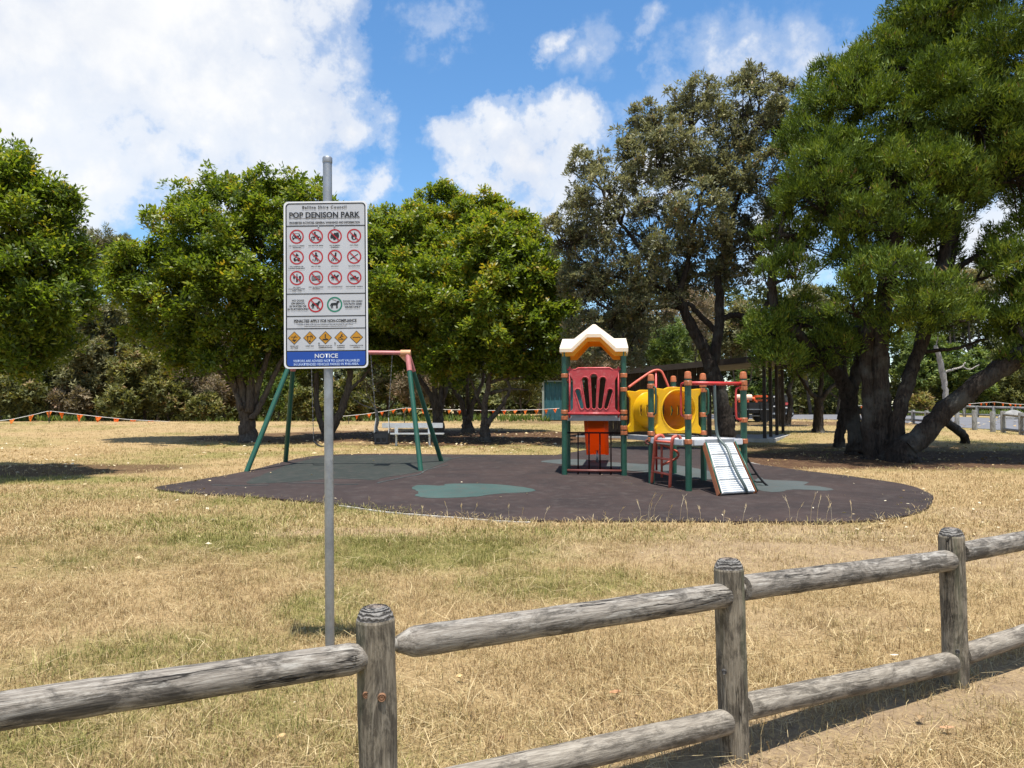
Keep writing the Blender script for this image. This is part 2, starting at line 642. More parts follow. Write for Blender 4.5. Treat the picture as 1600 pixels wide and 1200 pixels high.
def world_masks(x, y):
    n = fbm(x, y, 0.55, 3)
    n2 = fbm(x, y, 1.7, 5)
    j = (n - .5) * 1.6 + (n2 - .5) * .8
    lit = np.zeros_like(x)
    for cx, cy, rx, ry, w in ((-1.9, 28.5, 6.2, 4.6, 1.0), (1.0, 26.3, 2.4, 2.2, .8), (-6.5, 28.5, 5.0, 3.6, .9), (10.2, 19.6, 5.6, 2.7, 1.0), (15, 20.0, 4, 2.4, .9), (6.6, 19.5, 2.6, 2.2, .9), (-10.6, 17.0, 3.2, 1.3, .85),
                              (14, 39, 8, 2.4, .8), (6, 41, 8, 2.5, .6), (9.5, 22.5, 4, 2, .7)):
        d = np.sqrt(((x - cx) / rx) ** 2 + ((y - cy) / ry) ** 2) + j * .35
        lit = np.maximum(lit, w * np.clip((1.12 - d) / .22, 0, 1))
    gr = np.clip((fbm(x, y, 0.33, 21) - .42) * 3.2, 0, 1) * (.45 + .75 * np.clip((n2 - .35) * 2.5, 0, 1))
    for cx, cy, rx, ry, w in ((-9.2, 15.2, 3.4, 1.0, 1.0), (-6.3, 13.3, 2.5, 1.2, .6), (-.9, 8.4, 1.5, 1.1, .95), (.3, 7.2, 1.3, .7, .7), (-1.5, 6.4, .5, .9, .8), (-2.4, 5.2, 1.1, .8, .6), (1.5, 9.5, 5, .5, .6), (-4.5, 10.2, 2.0, .9, .6),
                              (-3, 23.8, 7, .8, .8), (6.8, 21.5, 2, 1.2, .9), (3.5, 22, 5, 2.5, .75), (2.5, 34, 5, 5, .7), (9, 31, 5, 5, .45), (-7.5, 25, 4, 1.2, .5), (14, 14, 4, 1.2, .5)):
        d = np.sqrt(((x - cx) / rx) ** 2 + ((y - cy) / ry) ** 2) + j * .45
        gr = np.maximum(gr, w * np.clip((1.1 - d) / .6, 0, 1))
    # bare sandy soil: worn strip under the near fence, path beyond it
    line = (x * 0.5 - (y - 3.12) * 0.866)                        # > 0 on the camera side of the fence
    bare = np.clip(1 - np.abs(line + (.0 - .10) + (n - .5) * .5) / .46, 0, 1) ** .6 * np.clip((x + .6) / .8, 0, 1) * .95
    for cx, cy, rx, ry, w in ((4.2, 8.8, 3.6, 1.5, .75), (-1.2, 3.3, .6, .35, .5), (-2.2, 2.9, .7, .25, .8), (-1.9, 9.7, 1.4, .35, .7), (7.5, 11.0, 2.2, .8, .6), (2.2, 6.0, 1.2, .5, .35), (.6, 4.2, .5, .4, .35), (-5.5, 33, 8, 5, .35)):
        d = np.sqrt(((x - cx) / rx) ** 2 + ((y - cy) / ry) ** 2) + j * .4
        bare = np.maximum(bare, w * np.clip((1.1 - d) / .6, 0, 1))
    return lit, np.clip(gr, 0, 1) * (1 - bare * .8), bare


LIT, GRN, BARE = world_masks(GX, GY)


def grid_obj(name, GX, GY, GZ, attrs, m, keep=None):
    ny, nx = GX.shape
    me = bpy.data.meshes.new(name)
    v = np.stack([GX, GY, GZ], -1).reshape(-1, 3).astype(np.float32)
    i = np.arange(ny - 1)[:, None] * nx + np.arange(nx - 1)[None, :]
    q = np.stack([i, i + 1, i + nx + 1, i + nx], -1).reshape(-1, 4)
    if keep is not None:
        q = q[keep.reshape(-1)]
    me.vertices.add(len(v)); me.vertices.foreach_set('co', v.ravel())
    me.loops.add(q.size); me.loops.foreach_set('vertex_index', q.ravel().astype(np.int32))
    me.polygons.add(len(q)); me.polygons.foreach_set('loop_start', np.arange(0, q.size, 4, dtype=np.int32))
    for k, a in attrs.items():
        at = me.attributes.new(k, 'FLOAT', 'POINT')
        at.data.foreach_set('value', a.reshape(-1).astype(np.float32))
    me.update(calc_edges=True)
    me.polygons.foreach_set('use_smooth', [True] * len(me.polygons))
    me.materials.append(m)
    return link(name, me)


def ground_material():
    m, nt, b, out = principled('dry_turf')
    geo = nd(nt, 'ShaderNodeNewGeometry')
    pos = geo.outputs['Position']
    A = {k: nd(nt, 'ShaderNodeAttribute', attribute_name=k).outputs['Fac'] for k in ('litter', 'green', 'bare')}
    fine = noise_n(nt, pos, 38, 8, 0.72, 0.6)
    mid = noise_n(nt, pos, 7, 8, 0.68, 0.4)
    big = noise_n(nt, pos, 0.8, 6, 0.6)
    straw = ramp_n(nt, fine, [(0.30, (0.13, 0.088, 0.042)), (0.46, (0.34, 0.235, 0.115)), (0.62, (0.47, 0.340, 0.175)), (0.78, (0.58, 0.46, 0.26))])
    straw = mix_n(nt, ramp_n(nt, big, [(0.4, 0.0), (0.65, .35)]), straw, mix_n(nt, .5, straw, (0.34, 0.24, 0.12)))
    grn = ramp_n(nt, fine, [(0.3, (0.05, 0.06, 0.015)), (0.5, (0.16, 0.17, 0.04)), (0.72, (0.28, 0.27, 0.08))])
    gm = math_n(nt, 'MULTIPLY', math_n(nt, 'MULTIPLY', A['green'], .8), ramp_n(nt, mid, [(0.34, 0.3), (0.58, 1.0)]))
    c = mix_n(nt, gm, straw, grn)
    soil = ramp_n(nt, mid, [(0.3, (0.20, 0.145, 0.105)), (0.52, (0.31, 0.23, 0.165)), (0.75, (0.40, 0.31, 0.235))])
    soil = mix_n(nt, ramp_n(nt, fine, [(0.45, 0.0), (0.65, .5)]), soil, straw)
    bm_ = math_n(nt, 'MULTIPLY', A['bare'], ramp_n(nt, mid, [(0.3, 1.0), (0.66, 0.4)]))
    c = mix_n(nt, bm_, c, soil)
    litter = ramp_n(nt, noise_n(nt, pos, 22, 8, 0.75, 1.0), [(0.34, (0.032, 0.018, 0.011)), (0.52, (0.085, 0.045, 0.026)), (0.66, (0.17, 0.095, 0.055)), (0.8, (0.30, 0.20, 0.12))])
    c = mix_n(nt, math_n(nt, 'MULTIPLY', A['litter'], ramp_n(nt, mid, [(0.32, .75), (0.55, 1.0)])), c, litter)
    nt.links.new(c, b.inputs['Base Color'])
    b.inputs['Roughness'].default_value = 0.95
    b.inputs['Specular IOR Level'].default_value = 0.1
    bp = nd(nt, 'ShaderNodeBump', i_Strength=0.9, i_Distance=0.03)
    nt.links.new(math_n(nt, 'ADD', fine, math_n(nt, 'MULTIPLY', mid, .8)), bp.inputs['Height'])
    nt.links.new(bp.outputs[0], b.inputs['Normal'])
    return m


M_GROUND = ground_material()
ground = grid_obj('ground', GX, GY, GZ, {'litter': LIT, 'green': GRN, 'bare': BARE}, M_GROUND)
tag(ground, kind='structure')


def rubber_mat(name, dark, pale, fleck):
    m, nt, b, out = principled(name)
    geo = nd(nt, 'ShaderNodeNewGeometry')
    pos = geo.outputs['Position']
    f = noise_n(nt, pos, 70, 5, 0.8)
    g = noise_n(nt, pos, 0.75, 8, 0.66, 0.6)
    h = noise_n(nt, pos, 5, 6, 0.65)
    c = ramp_n(nt, g, [(0.32, dark), (0.68, pale)])
    c = mix_n(nt, ramp_n(nt, f, [(0.52, 0.0), (0.68, .55)]), c, fleck)
    c = mix_n(nt, ramp_n(nt, h, [(0.50, 0.0), (0.68, .45)]), c, (0.075, 0.062, 0.055))
    sc_ = noise_n(nt, pos, 28, 6, 0.8)
    c = mix_n(nt, ramp_n(nt, sc_, [(0.66, 0.0), (0.72, .6)]), c, (0.14, 0.12, 0.10))
    nt.links.new(c, b.inputs['Base Color'])
    b.inputs['Roughness'].default_value = 0.85
    b.inputs['Specular IOR Level'].default_value = 0.3
    bp = nd(nt, 'ShaderNodeBump', i_Strength=0.6, i_Distance=0.006)
    nt.links.new(f, bp.inputs['Height'])
    nt.links.new(bp.outputs[0], b.inputs['Normal'])
    return m


M_RUB = rubber_mat('maroon_rubber', (0.020, 0.0152, 0.0145), (0.045, 0.030, 0.026), (0.080, 0.038, 0.030))
M_RUBG = rubber_mat('green_rubber', (0.018, 0.022, 0.019), (0.031, 0.035, 0.030), (0.034, 0.054, 0.044))
M_RUBT = rubber_mat('teal_rubber', (0.034, 0.062, 0.056), (0.052, 0.088, 0.078), (0.06, 0.12, 0.10))
M_RUBGREY = rubber_mat('grey_green_rubber', (0.048, 0.060, 0.058), (0.072, 0.085, 0.083), (0.08, 0.10, 0.10))
M_CONC = mat('concrete', (0.36, 0.34, 0.31), 0.9, var=.25, scale=5, bump=.4, bscale=40, spec=.2)


def flat_sheet(name, poly, lift, m, thick=0.05):
    """level piece of soft-fall laid on the sloping ground"""
    n = len(poly)
    mb = MB()
    top = [(x, y, gz(x, y) + lift) for x, y in poly]
    bot = [(x, y, gz(x, y) + lift - thick) for x, y in poly]
    fs = [tuple(range(n))] + [(n + i, n + (i + 1) % n, (i + 1) % n, i) for i in range(n)]
    area = sum(poly[i][0] * poly[(i + 1) % n][1] - poly[(i + 1) % n][0] * poly[i][1] for i in range(n))
    if area < 0:
        fs = [tuple(reversed(f)) for f in fs]
    mb.add(top + bot, fs)
    return tag(mb.build(name, m), kind='structure')


flat_sheet('rubber_surface', RUBBER, 0.022, M_RUB)
flat_sheet('rubber_patch_under_swings', smooth_poly([(415, 742), (470, 722), (520, 714), (600, 712.5), (680, 714), (705, 718), (672, 733), (655, 739), (600, 748), (585, 752), (520, 750), (455, 755), (385, 757)], 5, .03, 3), 0.026, M_RUBG, .02)
flat_sheet('rubber_patch_teal', smooth_poly([(645, 766), (652, 760), (690, 761), (700, 758), (760, 758), (800, 761), (834, 766.5), (826, 771), (775, 774), (745, 778), (700, 780), (668, 780), (650, 777), (655, 771)], 5, .02, 4), 0.026, M_RUBT, .02)
flat_sheet('rubber_patch_beside_net', smooth_poly([(1187, 748), (1199, 751.5), (1237, 753), (1264, 755.5), (1256, 760), (1279, 762), (1302, 766), (1290, 768.6), (1240, 767), (1224, 770), (1202, 771), (1180, 765), (1176, 755)], 4, .02, 5), 0.026, M_RUBGREY, .02)
flat_sheet('rubber_patch_behind_ladder', smooth_poly([(845, 722), (900, 719), (960, 724), (1010, 727), (1060, 729), (1098, 736), (1128, 744), (1105, 751), (1050, 744), (985, 737), (930, 730), (880, 727)], 4, .03, 6), 0.026, M_RUBGREY, .02)


def strip(name, px, w, lift, m, thick=.03, jit=.01):
    pts = smooth_path([G(*p) for p in px], 6)
    rg = random.Random(5)
    L, Rr = [], []
    for i, p in enumerate(pts):
        t = (pts[min(i + 1, len(pts) - 1)] - pts[max(i - 1, 0)]).normalized()
        nrm = Vector((-t.y, t.x, 0))
        k = w * rg.uniform(.5, 1.2) / 2
        c = p + nrm * rg.uniform(-jit, jit)
        L.append((c.x + nrm.x * k, c.y + nrm.y * k)); Rr.append((c.x - nrm.x * k, c.y - nrm.y * k))
    return flat_sheet(name, Rr + L[::-1], lift, m, thick)


strip('concrete_edge_front', [(530, 790.5), (548, 793), (607, 801), (690, 808), (795, 815.5), (830, 816.5)], .075, 0.012, M_CONC)
strip('concrete_edge_back', [(1160, 721), (1180, 725), (1200, 729.5)], .09, 0.012, M_CONC)
strip('concrete_edge_right', [(1255, 736.5), (1290, 741), (1325, 745)], .09, 0.012, M_CONC)
strip('rubber_seam_by_swing', [(590, 757), (625, 749), (655, 743), (668, 736), (700, 728)], .035, 0.031, M_RUBGREY, .01)
strip('rubber_seam_front', [(450, 757), (500, 757), (530, 759), (560, 759)], .03, 0.031, M_RUBGREY, .01)
strip('rubber_seam_left', [(330, 760), (370, 761), (420, 760)], .03, 0.031, M_RUBGREY, .01)
strip('rubber_seam_back', [(690, 722), (720, 716), (760, 714)], .035, 0.031, M_RUBGREY, .01)

M_ASPH = mat('asphalt', (0.155, 0.155, 0.165), 0.9, var=.2, scale=2, bump=.4, bscale=50, spec=.2)
flat_sheet('road', ROAD, 0.012, M_ASPH)

# ------------------------------------------------------------------ grass: clumps scattered over the turf by geometry nodes
def grass_mat():
    m, nt, b, out = principled('grass_blade')
    gr = nd(nt, 'ShaderNodeAttribute', attribute_name='green', attribute_type='INSTANCER').outputs['Fac']
    tint = nd(nt, 'ShaderNodeAttribute', attribute_name='tint').outputs['Fac']
    oi = nd(nt, 'ShaderNodeObjectInfo').outputs['Random']
    dry = ramp_n(nt, tint, [(0.0, (0.225, 0.143, 0.064)), (0.35, (0.42, 0.297, 0.142)), (0.7, (0.55, 0.420, 0.212)), (1.0, (0.66, 0.535, 0.31))])
    fresh = ramp_n(nt, tint, [(0.0, (0.11, 0.125, 0.025)), (0.5, (0.24, 0.235, 0.06)), (1.0, (0.42, 0.36, 0.13))])
    f = math_n(nt, 'ADD', math_n(nt, 'MULTIPLY', gr, 0.90), math_n(nt, 'MULTIPLY', math_n(nt, 'SUBTRACT', oi, 0.62), 0.9))
    f = ramp_n(nt, f, [(0.15, 0.0), (0.6, 1.0)])
    c = mix_n(nt, f, dry, fresh)
    nt.links.new(c, b.inputs['Base Color'])
    b.inputs['Roughness'].default_value = 0.6
    b.inputs['Specular IOR Level'].default_value = 0.25
    tr = nd(nt, 'ShaderNodeBsdfTranslucent')
    nt.links.new(c, tr.inputs[0])
    ms = nd(nt, 'ShaderNodeMixShader', i_0=0.25)
    nt.links.new(b.outputs[0], ms.inputs[1]); nt.links.new(tr.outputs[0], ms.inputs[2])
    nt.links.new(ms.outputs[0], out.inputs[0])
    return m


M_GRASS = grass_mat()


def clump_mesh(seed, nb, hmin, hmax, spread, w, lean):
    rg = np.random.default_rng(seed)
    vs, tint, nq = [], [], 0
    for _ in range(nb):
        x, y = rg.normal(0, spread, 2)
        a = rg.uniform(0, 6.283)
        h = rg.uniform(hmin, hmax)
        ln = abs(rg.normal(0, lean)) + .15
        dx, dy = math.cos(a), math.sin(a)
        sx, sy = -dy * w, dx * w
        p0 = np.array((x, y, -0.01)); p1 = p0 + np.array((dx * h * ln * .35, dy * h * ln * .35, h * .6 / (1 + ln * .4)))
        p2 = p1 + np.array((dx * h * ln * .8, dy * h * ln * .8, h * .4 / (1 + ln * 1.2)))
        s = np.array((sx, sy, 0))
        vs += [p0 - s, p0 + s, p1 + s * .75, p1 - s * .75, p1 - s * .75, p1 + s * .75, p2 + s * .12, p2 - s * .12]
        tint += [rg.random()] * 8
    return np.array(vs), np.array(tint)


def scatter(name, clumps, dens_attr, gx, gy, gzz, attrs, seed, smin, smax, keep=None):
    cc = bpy.data.collections.new(name + '_clumps')
    for i, (v, t) in enumerate(clumps):
        me = bpy.data.meshes.new(name + '_clump')
        nv = len(v)
        me.vertices.add(nv); me.vertices.foreach_set('co', v.astype(np.float32).ravel())
        me.loops.add(nv); me.loops.foreach_set('vertex_index', np.arange(nv, dtype=np.int32))
        me.polygons.add(nv // 4); me.polygons.foreach_set('loop_start', np.arange(0, nv, 4, dtype=np.int32))
        at = me.attributes.new('tint', 'FLOAT', 'POINT'); at.data.foreach_set('value', t.astype(np.float32))
        me.update(calc_edges=True)
        me.materials.append(M_GRASS)
        cc.objects.link(bpy.data.objects.new(name + '_clump', me))
    o = grid_obj(name, gx, gy, gzz, attrs, M_GRASS, keep)
    ng = bpy.data.node_groups.new(name + '_scatter', 'GeometryNodeTree')
    ng.interface.new_socket('Geometry', in_out='INPUT', socket_type='NodeSocketGeometry')
    ng.interface.new_socket('Geometry', in_out='OUTPUT', socket_type='NodeSocketGeometry')
    gi, go = ng.nodes.new('NodeGroupInput'), ng.nodes.new('NodeGroupOutput')
    dp = ng.nodes.new('GeometryNodeDistributePointsOnFaces')
    na = ng.nodes.new('GeometryNodeInputNamedAttribute'); na.data_type = 'FLOAT'; na.inputs[0].default_value = dens_attr
    ci = ng.nodes.new('GeometryNodeCollectionInfo')
    ci.inputs['Collection'].default_value = cc
    ci.inputs['Separate Children'].default_value = True
    ci.inputs['Reset Children'].default_value = True
    ip = ng.nodes.new('GeometryNodeInstanceOnPoints')
    ip.inputs['Pick Instance'].default_value = True
    rv = ng.nodes.new('FunctionNodeRandomValue'); rv.data_type = 'FLOAT_VECTOR'
    rv.inputs[0].default_value = (-.15, -.15, 0); rv.inputs[1].default_value = (.15, .15, 6.283)
    rs = ng.nodes.new('FunctionNodeRandomValue'); rs.data_type = 'FLOAT'
    rs.inputs[2].default_value = smin; rs.inputs[3].default_value = smax
    dp.inputs['Seed'].default_value = seed
    L = ng.links.new
    L(gi.outputs[0], dp.inputs['Mesh']); L(na.outputs[0], dp.inputs['Density'])
    L(dp.outputs['Points'], ip.inputs['Points']); L(ci.outputs[0], ip.inputs['Instance'])
    L(rv.outputs[0], ip.inputs['Rotation']); L(rs.outputs[1], ip.inputs['Scale'])
    L(ip.outputs[0], go.inputs[0])
    md = o.modifiers.new('scatter', 'NODES')
    md.node_group = ng
    return tag(o, kind='stuff')


def sub(x0, x1, y0, y1, st):
    gx, gy = np.meshgrid(np.arange(x0, x1, st), np.arange(y0, y1, st))
    lit, gr, ba = world_masks(gx, gy)
    z = gz_np(gx, gy) + (fbm(gx, gy, 0.9, 11) - .5) * 0.05 * (gy < 9.2)
    ir = in_poly(gx, gy, RUBBER) | in_poly(gx, gy, ROAD)
    return gx, gy, z, lit, gr, ba, ir


gx, gy, z, lit, gr, ba, ir = sub(-7.5, 9.0, 1.2, 9.4, .11)
inview = np.abs(gx) < gy * .78 + .8
cl = fbm(gx, gy, 2.6, 77)
dn = 640 * np.clip((cl - .22) * 2.4, .25, 1.15) * (1 - .95 * ba) * (~ir) * inview * np.clip(1.25 - (gy - 2) * .05, .6, 1.25)
near = scatter('grass_near', [clump_mesh(s, 13, .025, .085, .045, .0019, .95) for s in range(7)] + [clump_mesh(s, 9, .05, .13, .03, .0018, .6) for s in range(20, 22)],
               'dens', gx, gy, z, {'dens': dn, 'green': gr}, 3, .55, 1.25)
dn2 = 16 * np.clip((gr - .35) * 2.2, 0, 1) * (1 - ba) * (~ir) * inview + 2.0 * (~ir) * inview
scatter('grass_tufts', [clump_mesh(s, 16, .08, .2, .035, .0022, .5) for s in range(40, 44)], 'dens', gx, gy, z, {'dens': dn2, 'green': gr}, 5, .6, 1.2)
dn3 = 13 * (~ir) * inview * np.clip(.4 + cl, 0, 1.2)
def straw_mesh(seed):
    rg = np.random.default_rng(seed)
    vs, t = [], []
    for _ in range(4):
        a = rg.uniform(0, 6.283); L = rg.uniform(.08, .30); p = np.array((*rg.normal(0, .05, 2), rg.uniform(.015, .05)))
        d1 = np.array((math.cos(a), math.sin(a), rg.uniform(-.02, .25))); d2 = np.array((math.cos(a + rg.uniform(-.6, .6)), math.sin(a + rg.uniform(-.6, .6)), rg.uniform(-.3, 0)))
        s = np.array((-d1[1], d1[0], 0)) * .0016
        q = p + d1 * L * .5; r = q + d2 * L * .5
        vs += [p - s, p + s, q + s, q - s, q - s, q + s, r + s * .4, r - s * .4]; t += [rg.uniform(.8, 1)] * 8
    return np.array(vs), np.array(t)
scatter('grass_straws', [straw_mesh(s) for s in range(60, 66)], 'dens', gx, gy, z, {'dens': dn3, 'green': gr * 0}, 6, .7, 1.3)

gx, gy, z, lit, gr, ba, ir = sub(-26, 24, 9.0, 46, .25)
inview = (np.abs(gx) < gy * .74 + 1.5) & ((gy < 42.5) | (gx > 0))
dn = (130 * np.clip((16 - gy) / 7, 0, 1) + 34 * np.clip((30 - gy) / 12, .35, 1)) * (1 - .8 * ba) * (1 - .97 * lit) * (~ir) * inview * np.clip(fbm(gx, gy, 1.6, 91) * 1.7, .3, 1.2)
scatter('grass_far', [clump_mesh(s, 15, .03, .10, .09, .0042, .8) for s in range(80, 86)], 'dens', gx, gy, z, {'dens': dn, 'green': gr}, 8, .7, 1.3)

# ================================================================== TREES AND SCRUB
M_BARK = bark_mat('grey_brown_bark', (0.040, 0.031, 0.025), (0.16, 0.13, 0.105))
M_BARK_SHADE = bark_mat('shaded_bark', (0.014, 0.011, 0.009), (0.070, 0.055, 0.044))  # trunk shade is put into this bark colour, nearly black
M_BARK_PALE = bark_mat('pale_dead_wood', (0.30, 0.27, 0.235), (0.52, 0.48, 0.43))
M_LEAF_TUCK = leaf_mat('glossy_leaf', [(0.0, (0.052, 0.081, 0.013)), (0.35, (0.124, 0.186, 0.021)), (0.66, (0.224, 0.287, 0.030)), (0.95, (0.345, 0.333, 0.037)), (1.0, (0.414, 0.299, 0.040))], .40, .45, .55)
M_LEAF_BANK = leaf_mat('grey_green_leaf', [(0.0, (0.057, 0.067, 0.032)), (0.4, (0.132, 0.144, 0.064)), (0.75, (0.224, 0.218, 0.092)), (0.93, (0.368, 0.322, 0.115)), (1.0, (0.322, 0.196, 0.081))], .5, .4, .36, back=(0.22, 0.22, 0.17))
M_LEAF_CYP = leaf_mat('cypress_spray', [(0.0, (0.034, 0.057, 0.011)), (0.4, (0.092, 0.144, 0.018)), (0.75, (0.178, 0.236, 0.025)), (0.97, (0.265, 0.287, 0.034)), (1.0, (0.218, 0.127, 0.052))], .6, .25, .3)
M_SCRUB = [leaf_mat('scrub_olive', [(0.0, (0.057, 0.064, 0.024)), (0.5, (0.153, 0.162, 0.053)), (0.9, (0.294, 0.274, 0.091)), (1.0, (0.304, 0.203, 0.101))], .6, .3, .35),
           leaf_mat('scrub_brown', [(0.0, (0.081, 0.064, 0.041)), (0.5, (0.193, 0.158, 0.094)), (0.85, (0.294, 0.234, 0.146)), (1.0, (0.385, 0.265, 0.183))], .7, .2, .25),
           leaf_mat('scrub_green', [(0.0, (0.036, 0.060, 0.018)), (0.5, (0.105, 0.162, 0.041)), (1.0, (0.244, 0.294, 0.073))], .55, .3, .38),
           leaf_mat('scrub_grey', [(0.0, (0.068, 0.072, 0.033)), (0.5, (0.171, 0.169, 0.078)), (0.9, (0.273, 0.252, 0.115)), (1.0, (0.289, 0.195, 0.100))], .6, .3, .28),
           leaf_mat('scrub_dark', [(0.0, (0.036, 0.045, 0.018)), (0.6, (0.104, 0.119, 0.040)), (1.0, (0.214, 0.216, 0.071))], .6, .25, .28)]


def unit(v):
    return v / (np.linalg.norm(v, axis=-1, keepdims=True) + 1e-9)


def blob_world(b, d0):
    """(px, py, r_px [, depth offset in m [, vertical squash]]) -> centre, radii"""
    dd = d0 + (b[3] if len(b) > 3 else 0.0)
    c = P(b[0], b[1], dd)
    r = b[2] * dd / F_PX
    sq = b[4] if len(b) > 4 else 1.0
    return np.array(c), np.array((r, r, r * sq))


def puffs_of(blobs, rg, per=1.0, size=(.34, .5), low=-.55, sprig=.45):
    """smaller rounded masses over the outside of the blobs"""
    C = np.array([b[0] for b in blobs]); RR = np.array([b[1] for b in blobs])
    out = []
    for c, r in blobs:
        n = int(max(6, 26 * per * (r[0] / 1.4) ** .8))
        d = unit(rg.normal(size=(n * 2, 3)))
        d = d[d[:, 2] > low - rg.random(len(d)) * .4][:n]
        k = rg.uniform(.55, .95, (len(d), 1))
        p = c + d * r * k
        for q, dd in zip(p, d):
            m = np.sqrt((((q - C) / RR) ** 2).sum(1))
            if (m < .5).any() and rg.random() < .75:
                continue
            pr = rg.uniform(*size) * (r[0] * .55 + .35)
            out.append((q, pr, dd))
            if sprig and dd[2] > -.3 and rg.random() < sprig:     # a leafy shoot standing out of the outline
                out.append((c + dd * r * rg.uniform(.98, 1.20) + np.array((0, 0, .1 * r[2] * rg.random())), pr * rg.uniform(.35, .6), dd))
    return out


def crown_leaves(puffs, rg, n_cl, per_cl, L, W, cl_r=.14, droop=.55, up=.55, tint=(.45, .22), tri=False):
    """rosettes of leaves on the puffs; returns quads (n*4,3) and tints"""
    w = np.array([p[1] ** 1.8 for p in puffs])
    idx = rg.choice(len(puffs), n_cl, p=w / w.sum())
    PC = np.array([p[0] for p in puffs])[idx]; PR = np.array([p[1] for p in puffs])[idx]; PD = np.array([p[2] for p in puffs])[idx]
    d = unit(rg.normal(size=(n_cl, 3)) + PD * .55 + np.array((0, 0, .35)))
    rad = PR[:, None] * rg.uniform(.25, 1.08, (n_cl, 1)) ** .6
    c = PC + d * rad
    axis = unit(d * .7 + np.array((0, 0, up)) + rg.normal(size=(n_cl, 3)) * .35)
    cl_t = np.clip(rg.normal(tint[0], tint[1], n_cl) + (d[:, 2] * .10), 0, .96)  # clusters facing up are coloured lighter, as if lit from above
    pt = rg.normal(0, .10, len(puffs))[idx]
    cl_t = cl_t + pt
    N = n_cl * per_cl
    A = np.repeat(axis, per_cl, 0); Cc = np.repeat(c, per_cl, 0); T = np.repeat(cl_t, per_cl)
    rnd = rg.normal(size=(N, 3))
    side = unit(rnd - A * (rnd * A).sum(1, keepdims=True))
    ang = rg.uniform(.25, 1.0, (N, 1)) * 1.45
    t = side * np.sin(ang) + A * np.cos(ang)
    t[:, 2] -= droop * rg.random(N) * .6
    t = unit(t)
    nrm = unit(A * np.sin(ang) - side * np.cos(ang) + rg.normal(size=(N, 3)) * .30)
    b = unit(np.cross(t, nrm))
    ll = L * rg.uniform(.65, 1.25, (N, 1)); ww = W * rg.uniform(.7, 1.2, (N, 1))
    base = Cc + rg.normal(size=(N, 3)) * cl_r * .5 + side * cl_r * .3
    bend = nrm * ll * rg.uniform(-.12, .05, (N, 1))
    Tt = np.clip(T + rg.normal(0, .10, N), 0, 1)
    if tri:                                                      # far away: one triangle per leaf
        q = np.stack([base + t * ll * .2 + b * ww * .6, base + t * ll * 1.05, base + t * ll * .2 - b * ww * .6], 1)
        return q.reshape(-1, 3), np.repeat(Tt, 3), c
    q = np.stack([base, base + t * ll * .55 + b * ww * .5, base + t * ll + bend * 1.6, base + t * ll * .55 - b * ww * .5], 1)
    return q.reshape(-1, 3), np.repeat(Tt, 4), c


def crown_sprays(puffs, rg, n_cl, per_cl, L, W, tint=(.45, .18), up=.8):
    """feathery conifer sprays: narrow blades fanned about an outward-upward axis"""
    w = np.array([p[1] ** 2 for p in puffs])
    idx = rg.choice(len(puffs), n_cl, p=w / w.sum())
    PC = np.array([p[0] for p in puffs])[idx]; PR = np.array([p[1] for p in puffs])[idx]; PD = np.array([p[2] for p in puffs])[idx]
    d = unit(rg.normal(size=(n_cl, 3)) + PD * .5 + np.array((0, 0, .75)))
    d[:, 2] = np.where(d[:, 2] < -.45, d[:, 2] * .4, d[:, 2])
    c = PC + d * PR[:, None] * rg.uniform(.25, 1.0, (n_cl, 1)) ** .25 * np.array((1, 1, .72))
    axis = unit(d * .8 + PD * .25 + np.array((0, 0, up)) + rg.normal(size=(n_cl, 3)) * .25)
    pt = rg.normal(0, .09, len(puffs))[idx]
    cl_t = np.clip(rg.normal(tint[0], tint[1], n_cl) + d[:, 2] * .12 + pt, 0, .96)  # sprays facing up get a lighter tint, imitating sunlit puff tops
    N = n_cl * per_cl
    A = np.repeat(axis, per_cl, 0); Cc = np.repeat(c, per_cl, 0); T = np.repeat(cl_t, per_cl)
    t = unit(A + rg.normal(size=(N, 3)) * .36)
    b = unit(np.cross(t, rg.normal(size=(N, 3))))
    ll = L * rg.uniform(.5, 1.25, (N, 1)); ww = W * rg.uniform(.7, 1.3, (N, 1))
    base = Cc + rg.normal(size=(N, 3)) * L * .50
    q = np.stack([base + b * ww * .5, base + t * ll, base - b * ww * .5], 1)
    return q.reshape(-1, 3), np.repeat(np.clip(T + rg.normal(0, .09, N), 0, 1), 3), c


def stem_tube(mb, pts, r, rg, wob=.06, sub=5, jit=.0):
    sp = smooth_path(pts, sub)
    if jit:
        sp = [p + Vector((rg.normal(0, jit), rg.normal(0, jit), rg.normal(0, jit * .6))) if 0 < i < len(sp) - 1 else p for i, p in enumerate(sp)]
    mb.tube(sp, interp_radii(r, len(sp)), segs=9 if max(r) > .05 else 6, wob=wob, seed=int(rg.integers(1e6)))
    return sp


